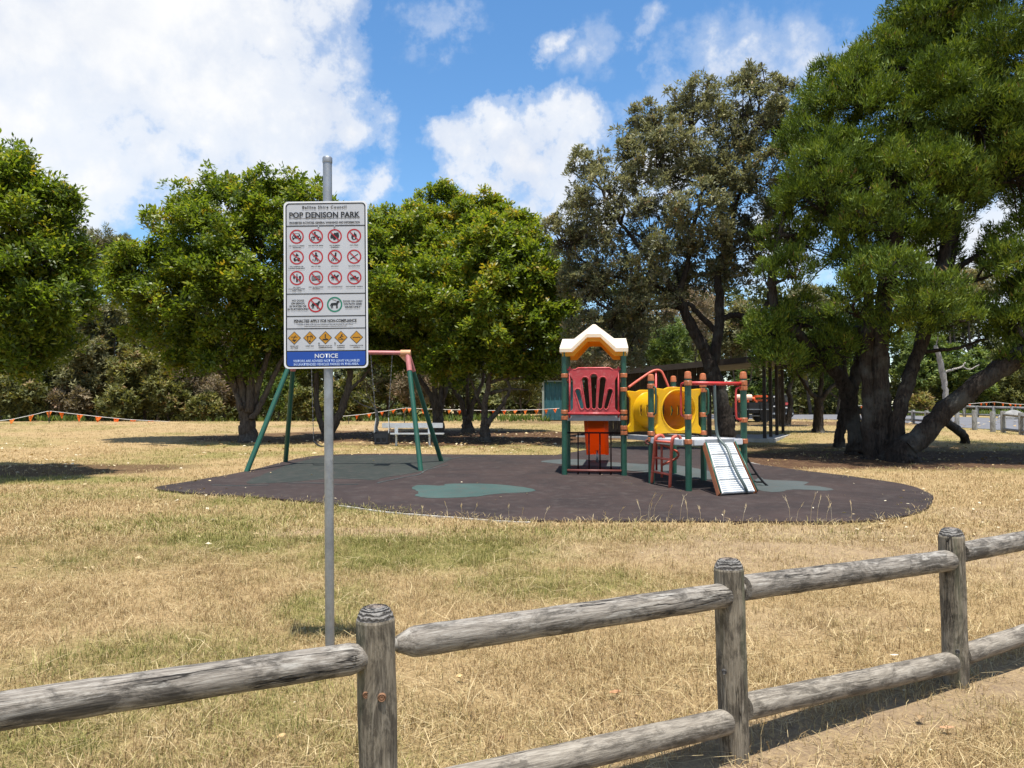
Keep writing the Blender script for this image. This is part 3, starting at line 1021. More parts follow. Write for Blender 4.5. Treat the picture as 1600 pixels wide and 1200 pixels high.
def limbs(blobs, attach, clusters, rg, r0=.05, n_br=5, r_tw=.012, twig_share=.10):
    """limbs from the stems into the crown, with branches and twigs out to the leaf clusters"""
    mb = MB()
    att = np.array([list(p) for p in attach])
    for c, r in blobs:
        k = np.argmin(((att - c) ** 2).sum(1) + (att[:, 2] > c[2]) * 4)
        a = Vector(att[k]); e = Vector(c)
        mid = a.lerp(e, .5) + Vector((rg.normal(0, .12), rg.normal(0, .12), -.08 * (e - a).length))
        sp = stem_tube(mb, [a, mid, e], [r0, r0 * .75, r0 * .45], rg, .08, 5, .02)
        if len(clusters):
            cd = clusters[(((clusters - c) / (r * 1.25)) ** 2).sum(1) < 1]
            if len(cd):
                for _ in range(n_br):
                    q = Vector(cd[rg.integers(len(cd))])
                    s = sp[rg.integers(len(sp) // 2, len(sp))]
                    m2 = s.lerp(q, .5) + Vector((rg.normal(0, .1), rg.normal(0, .1), rg.normal(0, .1) - .05))
                    b2 = stem_tube(mb, [s, m2, q], [r0 * .42, r0 * .28, r_tw], rg, .0, 3, .015)
                    for _ in range(4):
                        q2 = Vector(cd[rg.integers(len(cd))])
                        s2 = b2[rg.integers(1, len(b2))]
                        if (q2 - s2).length < r[0] * .9:
                            mb.tube([s2, s2.lerp(q2, .5) + Vector((rg.normal(0, .06), rg.normal(0, .06), .04)), q2], [r_tw * .9, r_tw * .7, r_tw * .4], segs=4, caps=False)
    return mb


def make_tree(name, label, d, stems, blobs_px, style, seed, leaf_m, bark, cat='tree', group=None, n_cl=1600, per=14, L=.14, W=.055, lowpuff=-.55,
              puff_per=1.0, puff_size=(.34, .5), tint=(.45, .2), limb_r=.045, n_br=5, base_px=None, extra=None, cones=0, flare=1.5):
    rg = np.random.default_rng(seed)
    blobs = [blob_world(b, d) for b in blobs_px]
    if base_px is None:
        s0 = stems[0][0]
        bp = P(s0[0], s0[1], d)
    else:
        bp = P(base_px[0], base_px[1], d)
    base = Vector((bp.x, bp.y, gz(bp.x, bp.y)))
    root = thing(name, label, cat, base, group=group)
    attach = []
    tm = MB()
    for s in stems:
        pts, rad = [], []
        for j, q in enumerate(s):
            dd = d + (q[3] if len(q) > 3 else 0)
            p = P(q[0], q[1], dd)
            pts.append(p); rad.append(q[2] / 2 * dd / F_PX)
        if s[0][1] > 640 and len(s[0]) < 5:                     # foot in the ground, with a flare
            p0 = pts[0].copy(); p0.z = gz(p0.x, p0.y)
            pts = [p0 + Vector((0, 0, -.08)), p0 + Vector((0, 0, .10 + rad[0] * .5))] + pts[1:]
            rad = [rad[0] * flare, rad[0] * 1.05] + rad[1:]
        sp = stem_tube(tm, pts, rad, rg, .11, 6, .014)
        attach += sp[len(sp) // 3:]
    tm.build('trunk', bark, root, smooth=True)
    puffs = puffs_of(blobs, rg, puff_per, puff_size, lowpuff)
    if style == 'spray':
        q, t, cl = crown_sprays(puffs, rg, n_cl, per, L, W, tint)
    else:
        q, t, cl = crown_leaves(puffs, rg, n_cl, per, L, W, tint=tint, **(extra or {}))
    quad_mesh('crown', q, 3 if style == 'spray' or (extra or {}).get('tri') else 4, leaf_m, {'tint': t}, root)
    lo = limbs(blobs, attach, cl, rg, limb_r, n_br).build('limbs', bark, root, smooth=True)
    lo['kind'] = 'stuff'
    if cones:
        cm = MB()
        for k in rg.choice(len(cl), cones, replace=False):
            c = cl[k]
            cm.lathe((c[0], c[1], c[2] + .02), [(.012, 0), (.035, .03), (.037, .09), (.03, .13), (.008, .15)], 6)
        cm.build('cones', mat('old_cone', (0.022, 0.018, 0.015), .9), root)['kind'] = 'stuff'
    return root


TUCK = dict(style='leaf', leaf_m=M_LEAF_TUCK, bark=M_BARK, L=.17, W=.074, puff_per=1.7, puff_size=(.22, .36), extra=dict(up=.95))
GRP_T = 'round crowned glossy trees behind the playground'
make_tree('broadleaf_tree', 'round glossy green tree with a fluted many stemmed trunk left of the sign', 25.8,
          [[(388, 690, 26), (386, 660, 23), (384, 630, 22)],
           [(380, 650, 13, .1, 0), (370, 610, 12), (352, 570, 10), (325, 510, 7)], [(384, 645, 13, -.1, 0), (376, 590, 11), (372, 540, 9), (362, 470, 6)],
           [(388, 645, 14, -.2, 0), (393, 590, 11), (398, 520, 9), (402, 430, 5)], [(392, 648, 12, .1, 0), (404, 600, 10), (420, 550, 8), (445, 480, 5)],
           [(394, 655, 10, -.2, 0), (412, 622, 9), (436, 570, 7), (470, 510, 4)], [(378, 640, 8, -.3, 0), (362, 600, 6), (340, 580, 5), (300, 530, 3)]],
          [(310, 380, 78), (255, 440, 72, .3), (215, 440, 50, -.3), (352, 340, 66, .5), (420, 330, 55, -.4), (472, 320, 44, .4), (400, 420, 92, -.8), (320, 480, 88, -.5), (255, 510, 58, .4),
           (430, 520, 66, .6), (480, 420, 60, .8), (355, 560, 46, -.6), (460, 500, 62), (290, 330, 32, .2), (352, 300, 22), (185, 420, 32, .2), (300, 555, 40, .2), (405, 570, 40, .9)],
          seed=11, n_cl=9800, per=12, limb_r=.05, group=GRP_T, **TUCK)
make_tree('broadleaf_tree', 'dark round tree with slanting thin trunk seen just behind the sign post', 27.5,
          [[(514, 690, 15), (527, 655, 13), (540, 620, 11), (548, 580, 9), (548, 520, 6)], [(508, 688, 11), (498, 650, 9), (494, 600, 8), (500, 540, 5)], [(540, 620, 6, .1, 0), (556, 600, 5), (566, 592, 4), (590, 560, 3)]],
          [(540, 470, 66), (500, 530, 52, -.3), (560, 545, 46, .2), (480, 560, 36), (590, 480, 58, .5), (520, 400, 60, .6), (575, 400, 50, .3)], seed=12, n_cl=4000, per=12, group=GRP_T, tint=(.40, .2), **TUCK)
make_tree('broadleaf_tree', 'tree with a short stout trunk standing right behind the silver bench', 29.0,
          [[(684, 672, 19), (684, 645, 17), (683, 628, 16)], [(680, 640, 9, 0, 0), (670, 612, 8), (655, 590, 7), (640, 550, 5)], [(682, 640, 10, -.1, 0), (679, 600, 8), (678, 560, 7), (680, 500, 5)],
           [(688, 640, 9, .1, 0), (697, 605, 8), (708, 570, 6), (716, 540, 4)], [(686, 640, 8, -.2, 0), (690, 600, 6), (694, 570, 5), (690, 540, 4)]],
          [(640, 385, 60), (608, 430, 52, -.4), (650, 470, 72, -.6), (605, 520, 52, .2), (665, 540, 46, -.4), (575, 455, 50, .3), (600, 360, 32), (690, 430, 62, -.3), (640, 345, 28), (630, 560, 36, .2), (645, 455, 58, -3.3), (700, 478, 50, -3.6), (612, 490, 40, -3.0)],
          seed=13, n_cl=6600, per=12, group=GRP_T, tint=(.52, .2), **TUCK)
make_tree('broadleaf_tree', 'tall tree whose pale forked trunk stands between bench and tower', 31.0,
          [[(731, 676, 17), (730, 660, 15), (729, 648, 13)], [(727, 655, 9, 0, 0), (722, 630, 8), (711, 612, 6), (698, 588, 5), (690, 540, 4)], [(734, 655, 9, 0, 0), (738, 632, 8), (748, 612, 6), (756, 580, 5), (750, 480, 4)],
           [(731, 655, 6, .2, 0), (730, 600, 5), (720, 520, 5), (700, 400, 4)]],
          [(688, 335, 38), (740, 358, 52), (692, 390, 62), (800, 372, 48, -.4), (740, 430, 70, .4), (775, 345, 30), (690, 305, 20), (830, 400, 36), (640, 355, 30, .4), (760, 395, 50, -.4)], seed=14, n_cl=6000, per=12, group=GRP_T, tint=(.55, .2), **TUCK)
make_tree('broadleaf_tree', 'spreading tree with a dark forked trunk and low bare limbs left of the tower', 26.0,
          [[(758, 691, 17), (757, 668, 15), (758, 655, 13)], [(757, 665, 11, 0, 0), (757, 640, 10), (760, 615, 9), (766, 580, 7), (766, 520, 5)], [(761, 664, 9, -.1, 0), (772, 648, 8), (788, 628, 6), (797, 607, 5), (792, 590, 4), (800, 560, 3)],
           [(762, 615, 6, .1, 0), (780, 611, 5), (800, 608, 4), (826, 609, 2)], [(764, 598, 6, .1, 0), (785, 592, 5), (815, 590, 3), (850, 575, 2)], [(756, 640, 5, .2, 0), (746, 622, 4), (738, 600, 3), (725, 570, 3)]],
          [(780, 430, 74, -.3), (838, 455, 50), (762, 512, 70, -.6), (832, 522, 54, -.3), (872, 492, 30, .2), (705, 558, 46, -.4), (765, 390, 52), (846, 565, 34), (865, 540, 28), (720, 480, 56, .2), (800, 560, 36, .4), (760, 560, 40, -.5), (868, 450, 30)],
          seed=15, n_cl=7600, per=12, group=GRP_T, tint=(.52, .2), **TUCK)
make_tree('broadleaf_tree', 'glossy tree at the left edge, its crown cut by the frame', 15.6,
          [[(-70, 755, 40), (-68, 700, 34), (-66, 640, 30)], [(-70, 660, 18, .1, 0), (-90, 580, 14), (-100, 480, 10)], [(-64, 660, 18, -.1, 0), (-40, 580, 14), (-10, 470, 10), (10, 380, 6)], [(-62, 650, 14, .1, 0), (-20, 600, 10), (40, 530, 7), (80, 470, 4)]],
          [(14, 282, 46), (58, 340, 54, -.2), (0, 350, 92, .2), (75, 420, 56, -.2), (30, 470, 88, -.5), (106, 470, 38, .1), (-70, 320, 100, .4), (-80, 450, 130, .2), (45, 545, 42, -.3), (-10, 545, 60, .1), (100, 320, 18), (110, 400, 26, .2), (-150, 380, 110), (85, 530, 38, .3), (-60, 270, 70, .5)],
          seed=16, n_cl=9400, per=12, style='leaf', leaf_m=M_LEAF_TUCK, bark=M_BARK, L=.13, W=.05, puff_per=1.6, puff_size=(.22, .36), extra=dict(up=.95), limb_r=.04, tint=(.42, .2))

make_tree('banksia_tree', 'tall open grey green tree with dark cones and bare crooked limbs behind the play tower', 23.0,
          [[(1135, 700, 30), (1131, 650, 27), (1121, 605, 24), (1111, 570, 22)],
           [(1113, 580, 22, 0, 0), (1098, 540, 19), (1083, 515, 17), (1070, 488, 15), (1057, 460, 14)],
           [(1058, 464, 12, 0, 0), (1040, 438, 11), (1018, 412, 9), (1000, 385, 7), (970, 350, 5)], [(1058, 464, 11, .1, 0), (1068, 435, 9), (1075, 405, 8), (1083, 360, 6), (1100, 290, 4)],
           [(1113, 578, 17, .1, 0), (1119, 545, 16), (1124, 505, 15), (1124, 462, 14), (1122, 430, 11), (1140, 360, 8), (1165, 270, 5)],
           [(1120, 520, 9, .1, 0), (1096, 495, 9), (1075, 475, 7), (1050, 478, 4), (1010, 485, 3)], [(1098, 545, 8, -.2, 0), (1075, 490, 5), (1020, 478, 4), (960, 490, 3)],
           [(1124, 500, 10, 0, 0), (1150, 492, 9), (1180, 500, 9), (1200, 470, 7), (1215, 410, 6)], [(1058, 462, 6, .2, 0), (1010, 440, 5), (950, 430, 4), (900, 400, 3)]],
          [(1160, 178, 60), (1085, 225, 70, .3), (1015, 255, 62), (945, 295, 52, -.3), (893, 350, 38), (930, 400, 62, .2), (1015, 375, 78, -.4), (1100, 325, 86, -.5), (1180, 285, 78, .2), (1222, 180, 44, .2),
           (1225, 340, 56), (955, 475, 58, .1), (1010, 480, 46, -.3), (905, 440, 34), (1110, 420, 48, .5), (925, 530, 40, .1), (1010, 190, 26), (1090, 150, 30), (1190, 128, 28), (920, 255, 26), (1150, 400, 50, .4), (975, 545, 36, .3), (880, 380, 30, .2), (1050, 440, 40, .5)],
          'leaf', 21, M_LEAF_BANK, M_BARK_SHADE, n_cl=11500, per=10, L=.145, W=.045, puff_per=1.5, puff_size=(.22, .38), tint=(.55, .2), limb_r=.055, n_br=9, lowpuff=-.9, cones=300, extra=dict(droop=.35, up=.95, cl_r=.06), flare=1.15)

CYP = [(1400, 320, 110, 1.9), (1310, 300, 90, 1.7), (1500, 220, 130, 2.0), (1450, 190, 150, 1.0), (1338, 215, 95), (1560, 100, 190, .8), (1285, 285, 74, -.5), (1400, 320, 112, -.6), (1560, 235, 100, -.5), (1258, 310, 46, .2), (1300, 150, 52, .4), (1385, 95, 60, .3),
       (1650, 0, 190, 1.0), (1720, 220, 180, .6), (1640, 400, 90, -.6), (1610, 270, 80, -.8), (1630, 500, 80, -1.0), (1530, 200, 90, -.9), (1385, 435, 58, -1.8), (1450, 475, 58, -2.1), (1405, 425, 36, -2.3), (1335, 470, 42, -1.4), (1418, 500, 50, -1.4), (1495, 500, 36, -1.6), (1585, 415, 42, -1.6), (1590, 490, 48, -1.4), (1600, 555, 42, -1.2),
       (1235, 430, 44, -.2), (1305, 400, 60, .4), (1190, 520, 36, .4), (1215, 562, 36, .2), (1255, 500, 46, .6), (1310, 540, 36, .3), (1270, 560, 30, .8), (1225, 370, 40, .5), (1440, 40, 60, .2), (1480, 5, 40), (1440, 400, 60, .8), (1720, 480, 110, .4), (1470, 290, 70, -1.2), (1350, 340, 50, -1.2), (1255, 215, 40, .1), (1330, 120, 40, -.2)]
make_tree('cypress_tree', 'huge dark green feathery conifer with several leaning trunks filling the right side', 19.6,
          [[(1383, 710, 38), (1378, 670, 33), (1375, 620, 30), (1374, 560, 28), (1380, 480, 25), (1395, 380, 30), (1410, 250, 20), (1430, 80, 10)],
           [(1362, 704, 26), (1357, 660, 22), (1356, 610, 18), (1352, 560, 20), (1358, 480, 16), (1350, 380, 12), (1340, 250, 7)],
           [(1400, 705, 28, -.3), (1404, 650, 21, -.3), (1418, 600, 21, -.2), (1436, 545, 20), (1456, 480, 22), (1470, 420, 20), (1492, 340, 16), (1530, 200, 9)],
           [(1412, 716, 40, -.7), (1440, 682, 33, -.8), (1480, 640, 30, -1.0), (1530, 599, 28, -1.2), (1590, 560, 32, -1.4), (1680, 510, 24, -1.4), (1740, 400, 14, -.6)],
           [(1458, 648, 12, 2.0, 0), (1480, 661, 13, 3.6), (1500, 674, 13, 4.8), (1507, 684, 12, 5.3), (1508, 695, 14, 5.5)],
           [(1340, 690, 30, 1.4), (1333, 655, 25, 1.4), (1326, 622, 24, 1.3), (1312, 590, 21, 1.1), (1285, 558, 18, .9), (1250, 525, 16, .7), (1215, 490, 14, .5), (1206, 440, 12, .4), (1213, 400, 9, .3), (1225, 330, 6, .2)],
           [(1327, 622, 20, 1.3, 0), (1336, 590, 20, 1.3), (1345, 550, 16, 1.2), (1340, 510, 12, 1.0)],
           [(1370, 420, 12, 0, 0), (1330, 390, 9), (1290, 330, 6)], [(1470, 440, 12, .2, 0), (1510, 410, 9, .2), (1560, 380, 6, .1)], [(1436, 550, 7, .2, 0), (1490, 545, 5), (1540, 530, 4)], [(1480, 430, 14, .3, 0), (1490, 390, 12, .3), (1500, 320, 9, .3), (1510, 240, 6, .2)]],
          CYP, 'spray', 31, M_LEAF_CYP, M_BARK_SHADE, n_cl=42000, per=14, L=.135, W=.032, puff_per=1.9, puff_size=(.20, .36), tint=(.42, .18), limb_r=.06, n_br=8, lowpuff=-.35, flare=1.3)
make_tree('small_tree', 'thin bare trunked tree left of the huge conifer trunks', 23.5,
          [[(1311, 692, 16), (1314, 665, 14), (1318, 640, 12), (1322, 600, 9), (1318, 560, 6)]], [(1300, 545, 26), (1330, 520, 26)], 'spray', 32, M_LEAF_CYP, M_BARK_SHADE, n_cl=260, per=10, L=.3, W=.04, tint=(.3, .2), limb_r=.03)
make_tree('roadside_tree', 'short forked dark tree between the shelter posts and the conifer trunks', 31.0,
          [[(1278, 664, 16), (1279, 640, 14), (1280, 620, 14)], [(1278, 625, 9, 0, 0), (1262, 608, 6), (1250, 590, 4)], [(1282, 625, 9, 0, 0), (1298, 606, 7), (1312, 596, 5)], [(1280, 622, 8, 0, 0), (1284, 590, 6), (1280, 560, 4)]],
          [(1262, 570, 30), (1300, 575, 28), (1280, 545, 34), (1240, 560, 22)], 'leaf', 33, M_SCRUB[2], M_BARK_SHADE, n_cl=700, per=11, L=.2, W=.07, tint=(.4, .2), limb_r=.04)
make_tree('roadside_tree', 'leaning twin trunked tree just right of the shelter posts', 36.0,
          [[(1222, 655, 13), (1220, 620, 11), (1218, 590, 10), (1212, 550, 7)], [(1231, 655, 9), (1236, 630, 8), (1233, 610, 7), (1244, 580, 5)]],
          [(1215, 545, 28), (1245, 560, 26), (1195, 570, 20), (1235, 520, 30)], 'leaf', 34, M_SCRUB[0], M_BARK_SHADE, n_cl=500, per=11, L=.22, W=.08, tint=(.45, .2), limb_r=.04)
make_tree('dead_tree', 'bleached dead trunk with a bare side branch seen between the conifer trunks', 41.0,
          [[(1481, 654, 9), (1477, 610, 8), (1474, 588, 9), (1468, 560, 8), (1462, 540, 6)], [(1475, 582, 4, 0, 0), (1490, 577, 3), (1503, 573, 2.6), (1508, 566, 2)], [(1503, 573, 2, 0, 0), (1515, 577, 2), (1530, 570, 1.4)]],
          [(1466, 500, 26)], 'leaf', 35, M_SCRUB[3], M_BARK_PALE, n_cl=120, per=10, L=.2, W=.06, limb_r=.03)
make_tree('dead_branch', 'bare white dead branch low down behind the black bucket swing', 30.0,
          [[(588, 640, 2.5, 0, 0), (570, 634, 2.2), (556, 626, 1.6), (548, 618, 1)], [(588, 640, 2.5, 0, 0), (577, 622, 2), (572, 608, 1.6), (574, 595, 1)], [(577, 622, 1.6, 0, 0), (566, 616, 1.3), (556, 612, 1)], [(588, 672, 6), (590, 655, 4), (588, 640, 3)]],
          [(585, 600, 20)], 'leaf', 36, M_SCRUB[1], M_BARK_PALE, n_cl=60, per=7, L=.14, W=.04, limb_r=.02, cat='branch')

# ---- scrub and bush behind: every bush and tree one can tell apart is its own thing
GRP_B = 'bushes and trees of the scrub behind the park'


def bush(name, label, px, py, r, d, kind, n_cl=700, per=12, sq=1.0, L=.27, W=.105, tint=(.45, .22), lobes=6, seed=0, trunk=True, bark=None, down=1.0, style='leaf'):
    rg = np.random.default_rng(1000 + seed)
    base_y = G(px, 655).y
    bl = [(px, py, r * .7, 0, sq)]
    for k in range(lobes):
        a = 2 * math.pi * (k + rg.random() * .6) / lobes
        bl.append((px + math.cos(a) * r * .62, py - math.sin(a) * r * .55 * sq * (down if math.sin(a) < 0 else 1), r * rg.uniform(.26, .56), rg.uniform(-.5, .5) * r * d / F_PX, sq))
    g_px = 640 + F_PX * ((CAM_H - gz(P(px, 640, d).x, d)) / d)
    stems = [[(px + rg.uniform(-.1, .1) * r, g_px, max(3, r * .10)), (px + rg.uniform(-.15, .15) * r, (g_px + py) / 2, max(2, r * .08)), (px, py, max(1.5, r * .05))],
             [(px + .1 * r, (g_px * 2 + py) / 3, max(2, r * .06), .1, 0), (px + .3 * r, (g_px + py) / 2, max(2, r * .05)), (px + .4 * r, py, 1.5)],
             [(px - .05 * r, (g_px * 2 + py) / 3, max(2, r * .06), .1, 0), (px - .3 * r, (g_px + py) / 2, max(2, r * .05)), (px - .45 * r, py - .2 * r, 1.5)]]
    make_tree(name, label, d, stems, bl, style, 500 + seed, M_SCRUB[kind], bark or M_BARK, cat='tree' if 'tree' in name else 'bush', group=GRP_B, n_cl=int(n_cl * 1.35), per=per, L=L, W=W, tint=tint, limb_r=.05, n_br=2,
              puff_per=1.5, puff_size=(.24, .42), lowpuff=-.8, **({} if style == 'spray' else dict(extra=dict(up=.9, tri=True))))


SCRUBS = [
    # name, label, px, py, r, d, kind, kw
    ('gum_tree', 'tall pale olive gum tree showing above the scrub between the two left trees', 150, 402, 46, 55, 3, dict(n_cl=850, sq=1.0, L=.26, W=.06)),
    ('gum_tree', 'thin gum tree with drooping olive top beside the left edge tree', 108, 440, 46, 57, 3, dict(n_cl=700, L=.26, W=.06)),
    ('gum_tree', 'small gum tree top right of the pale olive gum, against the sky', 192, 392, 26, 56, 0, dict(n_cl=420, L=.26, W=.06)),
    ('scrub_bush', 'small olive bush filling the gap left of the bunting peak', 62, 640, 22, 44.5, 0, dict(n_cl=320, tint=(.45, .25))),
    ('scrub_tree', 'tall tangled olive tree between left edge tree and tawny bush', 112, 545, 56, 52, 0, dict(n_cl=900, tint=(.4, .25), sq=1.2)),
    ('scrub_bush', 'low brown bush just right of the dark bunting bush', 108, 628, 28, 45, 1, dict(n_cl=420, tint=(.5, .25))),
    ('scrub_tree', 'brown green tree rising behind the tawny bush', 245, 530, 48, 51, 3, dict(n_cl=800, tint=(.5, .25), sq=1.25)),
    ('scrub_bush', 'olive bush filling in right of the tawny bush', 262, 622, 34, 45.5, 0, dict(n_cl=520, tint=(.5, .25))),
    ('scrub_tree', 'twiggy brown tree behind the reddish brown bush', 320, 540, 46, 52, 1, dict(n_cl=760, tint=(.6, .25), W=.05)),
    ('scrub_bush', 'low olive bush at the foot of the reddish brown bush', 322, 640, 24, 45, 0, dict(n_cl=360, tint=(.5, .25))),
    ('scrub_tree', 'dark leafy tree low at the left edge under the glossy crown', 5, 560, 66, 47, 4, dict(n_cl=900)),
    ('scrub_bush', 'yellow olive weeping bush low at the left edge behind the bunting', 30, 612, 36, 44.5, 0, dict(n_cl=520, tint=(.42, .25), lobes=9)),
    ('scrub_tree', 'dark shaded bush behind the peak of the bunting line', 82, 590, 52, 47, 4, dict(n_cl=800)),
    ('scrub_bush', 'grey olive layered bush right of the bunting peak', 138, 585, 48, 46, 3, dict(n_cl=900, tint=(.5, .2))),
    ('scrub_tree', 'dull grey brown bush above the layered olive bush', 160, 520, 52, 50, 3, dict(n_cl=800, tint=(.4, .2))),
    ('scrub_bush', 'tawny olive rounded bush left of the fluted trunk', 222, 590, 52, 46, 0, dict(n_cl=950, tint=(.62, .2))),
    ('scrub_bush', 'low pale olive bush touching the grass left of the tawny bush', 186, 632, 26, 44, 0, dict(n_cl=380, tint=(.45, .25), lobes=9)),
    ('scrub_bush', 'reddish brown dead looking bush beside the fluted trunk', 305, 592, 48, 46.5, 1, dict(n_cl=850, W=.05, tint=(.55, .25))),
    ('scrub_bush', 'mixed brown and green bush behind the fluted trunk', 350, 605, 40, 48, 1, dict(n_cl=700)),
    ('scrub_bush', 'bright green bush right of the fluted trunk behind the swing leg', 432, 612, 32, 46, 2, dict(n_cl=600, tint=(.6, .2))),
    ('scrub_tree', 'dark green tree behind the left swing legs', 470, 575, 52, 50, 4, dict(n_cl=800, tint=(.6, .2))),
    ('scrub_bush', 'yellow green bush seen between sign post and left swing leg', 480, 630, 22, 45, 0, dict(n_cl=360, tint=(.5, .25), lobes=9)),
    ('scrub_bush', 'olive bush right of the sign post above the bunting', 548, 620, 34, 46, 0, dict(n_cl=600)),
    ('scrub_tree', 'dark tree behind the bucket swing', 600, 590, 50, 49, 4, dict(n_cl=800, tint=(.6, .2))),
    ('scrub_bush', 'twiggy pale brown bush behind the right swing legs', 650, 605, 34, 47, 1, dict(n_cl=600, W=.045, tint=(.65, .2))),
    ('scrub_tree', 'deep shaded tree behind the forked pale trunk', 712, 590, 50, 50, 4, dict(n_cl=800)),
    ('scrub_tree', 'sparse olive brown she oak left of the teal shed', 815, 595, 40, 48, 0, dict(n_cl=620, W=.035, L=.34, tint=(.5, .2))),
    ('scrub_tree', 'brown green tree behind the teal shed', 885, 560, 50, 50, 1, dict(n_cl=850, tint=(.55, .2))),
    ('scrub_tree', 'pale brown twiggy tree seen under the tower roof', 930, 555, 42, 46, 1, dict(n_cl=750, W=.04, tint=(.75, .2))),
    ('scrub_tree', 'dull green tree right of the tower roof', 985, 535, 44, 47, 3, dict(n_cl=800)),
    ('scrub_bush', 'yellow green bush above the shelter roof', 1046, 552, 34, 42, 2, dict(n_cl=480, tint=(.5, .25), W=.05, L=.34, sq=1.35, lobes=9)),
    ('scrub_tree', 'grey twiggy tree behind the crooked grey green tree', 1070, 490, 54, 50, 1, dict(n_cl=900, W=.04, tint=(.75, .2))),
    ('scrub_tree', 'grey green tree over the right end of the shelter roof', 1160, 520, 46, 46, 3, dict(n_cl=750, tint=(.5, .2))),
    ('scrub_bush', 'dark green bush behind the orange machine', 1180, 600, 34, 50, 2, dict(n_cl=520, tint=(.3, .2))),
    ('scrub_tree', 'pale green tree beyond the road right of the shelter', 1262, 500, 50, 53, 3, dict(n_cl=800, tint=(.55, .2))),
    ('scrub_tree', 'dark green tree beyond the road left of the thick trunk', 1310, 570, 46, 54, 2, dict(n_cl=700)),
    ('scrub_tree', 'mid green tree beyond the road between the conifer trunks', 1440, 560, 50, 56, 2, dict(n_cl=900, tint=(.6, .2))),
    ('scrub_tree', 'leafy green tree beyond the road right of the bleached dead trunk', 1515, 590, 44, 55, 2, dict(n_cl=800, tint=(.5, .2))),
    ('scrub_tree', 'dark tree beyond the road at the right edge', 1590, 590, 52, 56, 4, dict(n_cl=800, tint=(.7, .2))),
    ('scrub_tree', 'pale olive tree top seen high between the conifer limbs', 1510, 460, 54, 58, 3, dict(n_cl=800, tint=(.6, .2))),
    ('scrub_tree', 'olive tree beyond the road just outside the right edge', 1680, 560, 60, 57, 0, dict(n_cl=600)),
    ('scrub_bush', 'low yellow flowering bush beyond the road fence', 1438, 634, 17, 51, 0, dict(n_cl=300, tint=(.9, .1))),
]
for i, (nm, lb, px, py, r, d, k, kw) in enumerate(SCRUBS):
    bush(nm, lb, px, py, r, d, k, seed=i, **kw)

# the wood behind the scrub reads as one dark mass
rg = np.random.default_rng(99)
wb = []
for k in range(46):
    x = -420 + k * 50 + rg.uniform(-18, 18)
    top = 470 if x < 250 else (440 if x < 900 else (455 if x < 1250 else 470))
    dd = rg.uniform(60, 66)
    for y in (top + 40, top + 100, top + 150, top + 195):
        wb.append((x + rg.uniform(-20, 20), y + rg.uniform(-16, 16), rg.uniform(36, 50), dd))
for k in range(84):
    wb.append((-420 + k * 28 + rg.uniform(-9, 9), rg.uniform(628, 652), rg.uniform(30, 42), rg.uniform(57, 60)))
wb = [blob_world((b[0], b[1], b[2], 0), b[3]) for b in wb]
pf = puffs_of(wb, rg, .35, (.4, .6), -.9, 0)
q, t, cl = crown_leaves(pf, rg, 30000, 9, .46, .22, cl_r=.3, tint=(.40, .25), tri=True)
wood = quad_mesh('far_wood', q, 3, M_SCRUB[4], {'tint': t})
tag(wood, kind='stuff')
tm = MB()
for k in range(70):
    x = -420 + k * 33 + rg.uniform(-14, 14)
    dd = rg.uniform(57, 64)
    p = P(x, 640, dd)
    b = Vector((p.x, p.y, gz(p.x, p.y) - .2))
    tm.tube([b, b + Vector((rg.normal(0, .4), 0, 3)), b + Vector((rg.normal(0, .9), 0, 6.5))], [.16, .12, .06], 5)
tag(tm.build('far_wood_trunks', M_BARK), kind='stuff')

# low green growth along the foot of the scrub
uq, ut = [], []
for x0, x1, y, d0, d1, n in ((-40, 150, 655, 43.5, 45.5, 130), (60, 130, 655, 43, 44.5, 110), (700, 860, 652, 41, 44, 170), (570, 700, 652, 43, 46, 90), (300, 560, 652, 44, 46, 90), (1380, 1480, 643, 49.5, 51, 200), (1490, 1640, 646, 50, 53, 200)):
    for _ in range(n):
        d = rg.uniform(d0, d1)
        p = P(rg.uniform(x0, x1), 640, d)
        b = np.array((p.x, p.y, gz(p.x, p.y) - .05))
        for _ in range(6):
            a = rg.uniform(0, 6.28); h = rg.uniform(.08, .5) ** 1.0; ln = rg.uniform(.1, .7)
            tip = b + np.array((math.cos(a) * h * ln, math.sin(a) * h * ln, h)); s = np.array((-math.sin(a), math.cos(a), 0)) * .03
            m_ = (b + tip) / 2 + np.array((0, 0, h * .12))
            uq += [b - s, m_ + s, tip, m_ - s]; ut += [rg.uniform(.2, 1)] * 4
tag(quad_mesh('undergrowth', np.array(uq), 4, M_SCRUB[2], {'tint': np.array(ut)}), kind='stuff')

# ================================================================== PLAYGROUND EQUIPMENT
M_GREEN = mat('green_powder_coat', (0.013, 0.082, 0.052), .38, var=.2, scale=3, dirt=(0.07, 0.11, 0.085), dirt_amt=.35)
M_SHADEGREEN = mat('shaded_green_steel', (0.016, 0.060, 0.040), .42, var=.15, scale=3, dirt=(0.06, 0.08, 0.07), dirt_amt=.3)  # darker copy of the green, with one hand loop's shadow in the colour
M_COPPER = mat('orange_brown_clamp', (0.46, 0.135, 0.045), .45, var=.2, scale=14, dirt=(0.5, 0.28, 0.18), dirt_amt=.5)
M_RED = mat('red_plastic', (0.58, 0.062, 0.070), .42, var=.15, scale=4, dirt=(0.66, 0.25, 0.23), dirt_amt=.6)
M_REDBAR = mat('red_bar', (0.50, 0.035, 0.030), .4, var=.15, scale=6, dirt=(0.55, 0.16, 0.12), dirt_amt=.45)
M_FADED = mat('faded_red_bar', (0.56, 0.105, 0.062), .5, var=.2, scale=6, dirt=(0.62, 0.26, 0.2), dirt_amt=.5)
M_YELLOW = mat('yellow_plastic', (0.86, 0.52, 0.010), .32, var=.1, scale=4, dirt=(0.62, 0.36, 0.05), dirt_amt=.5)
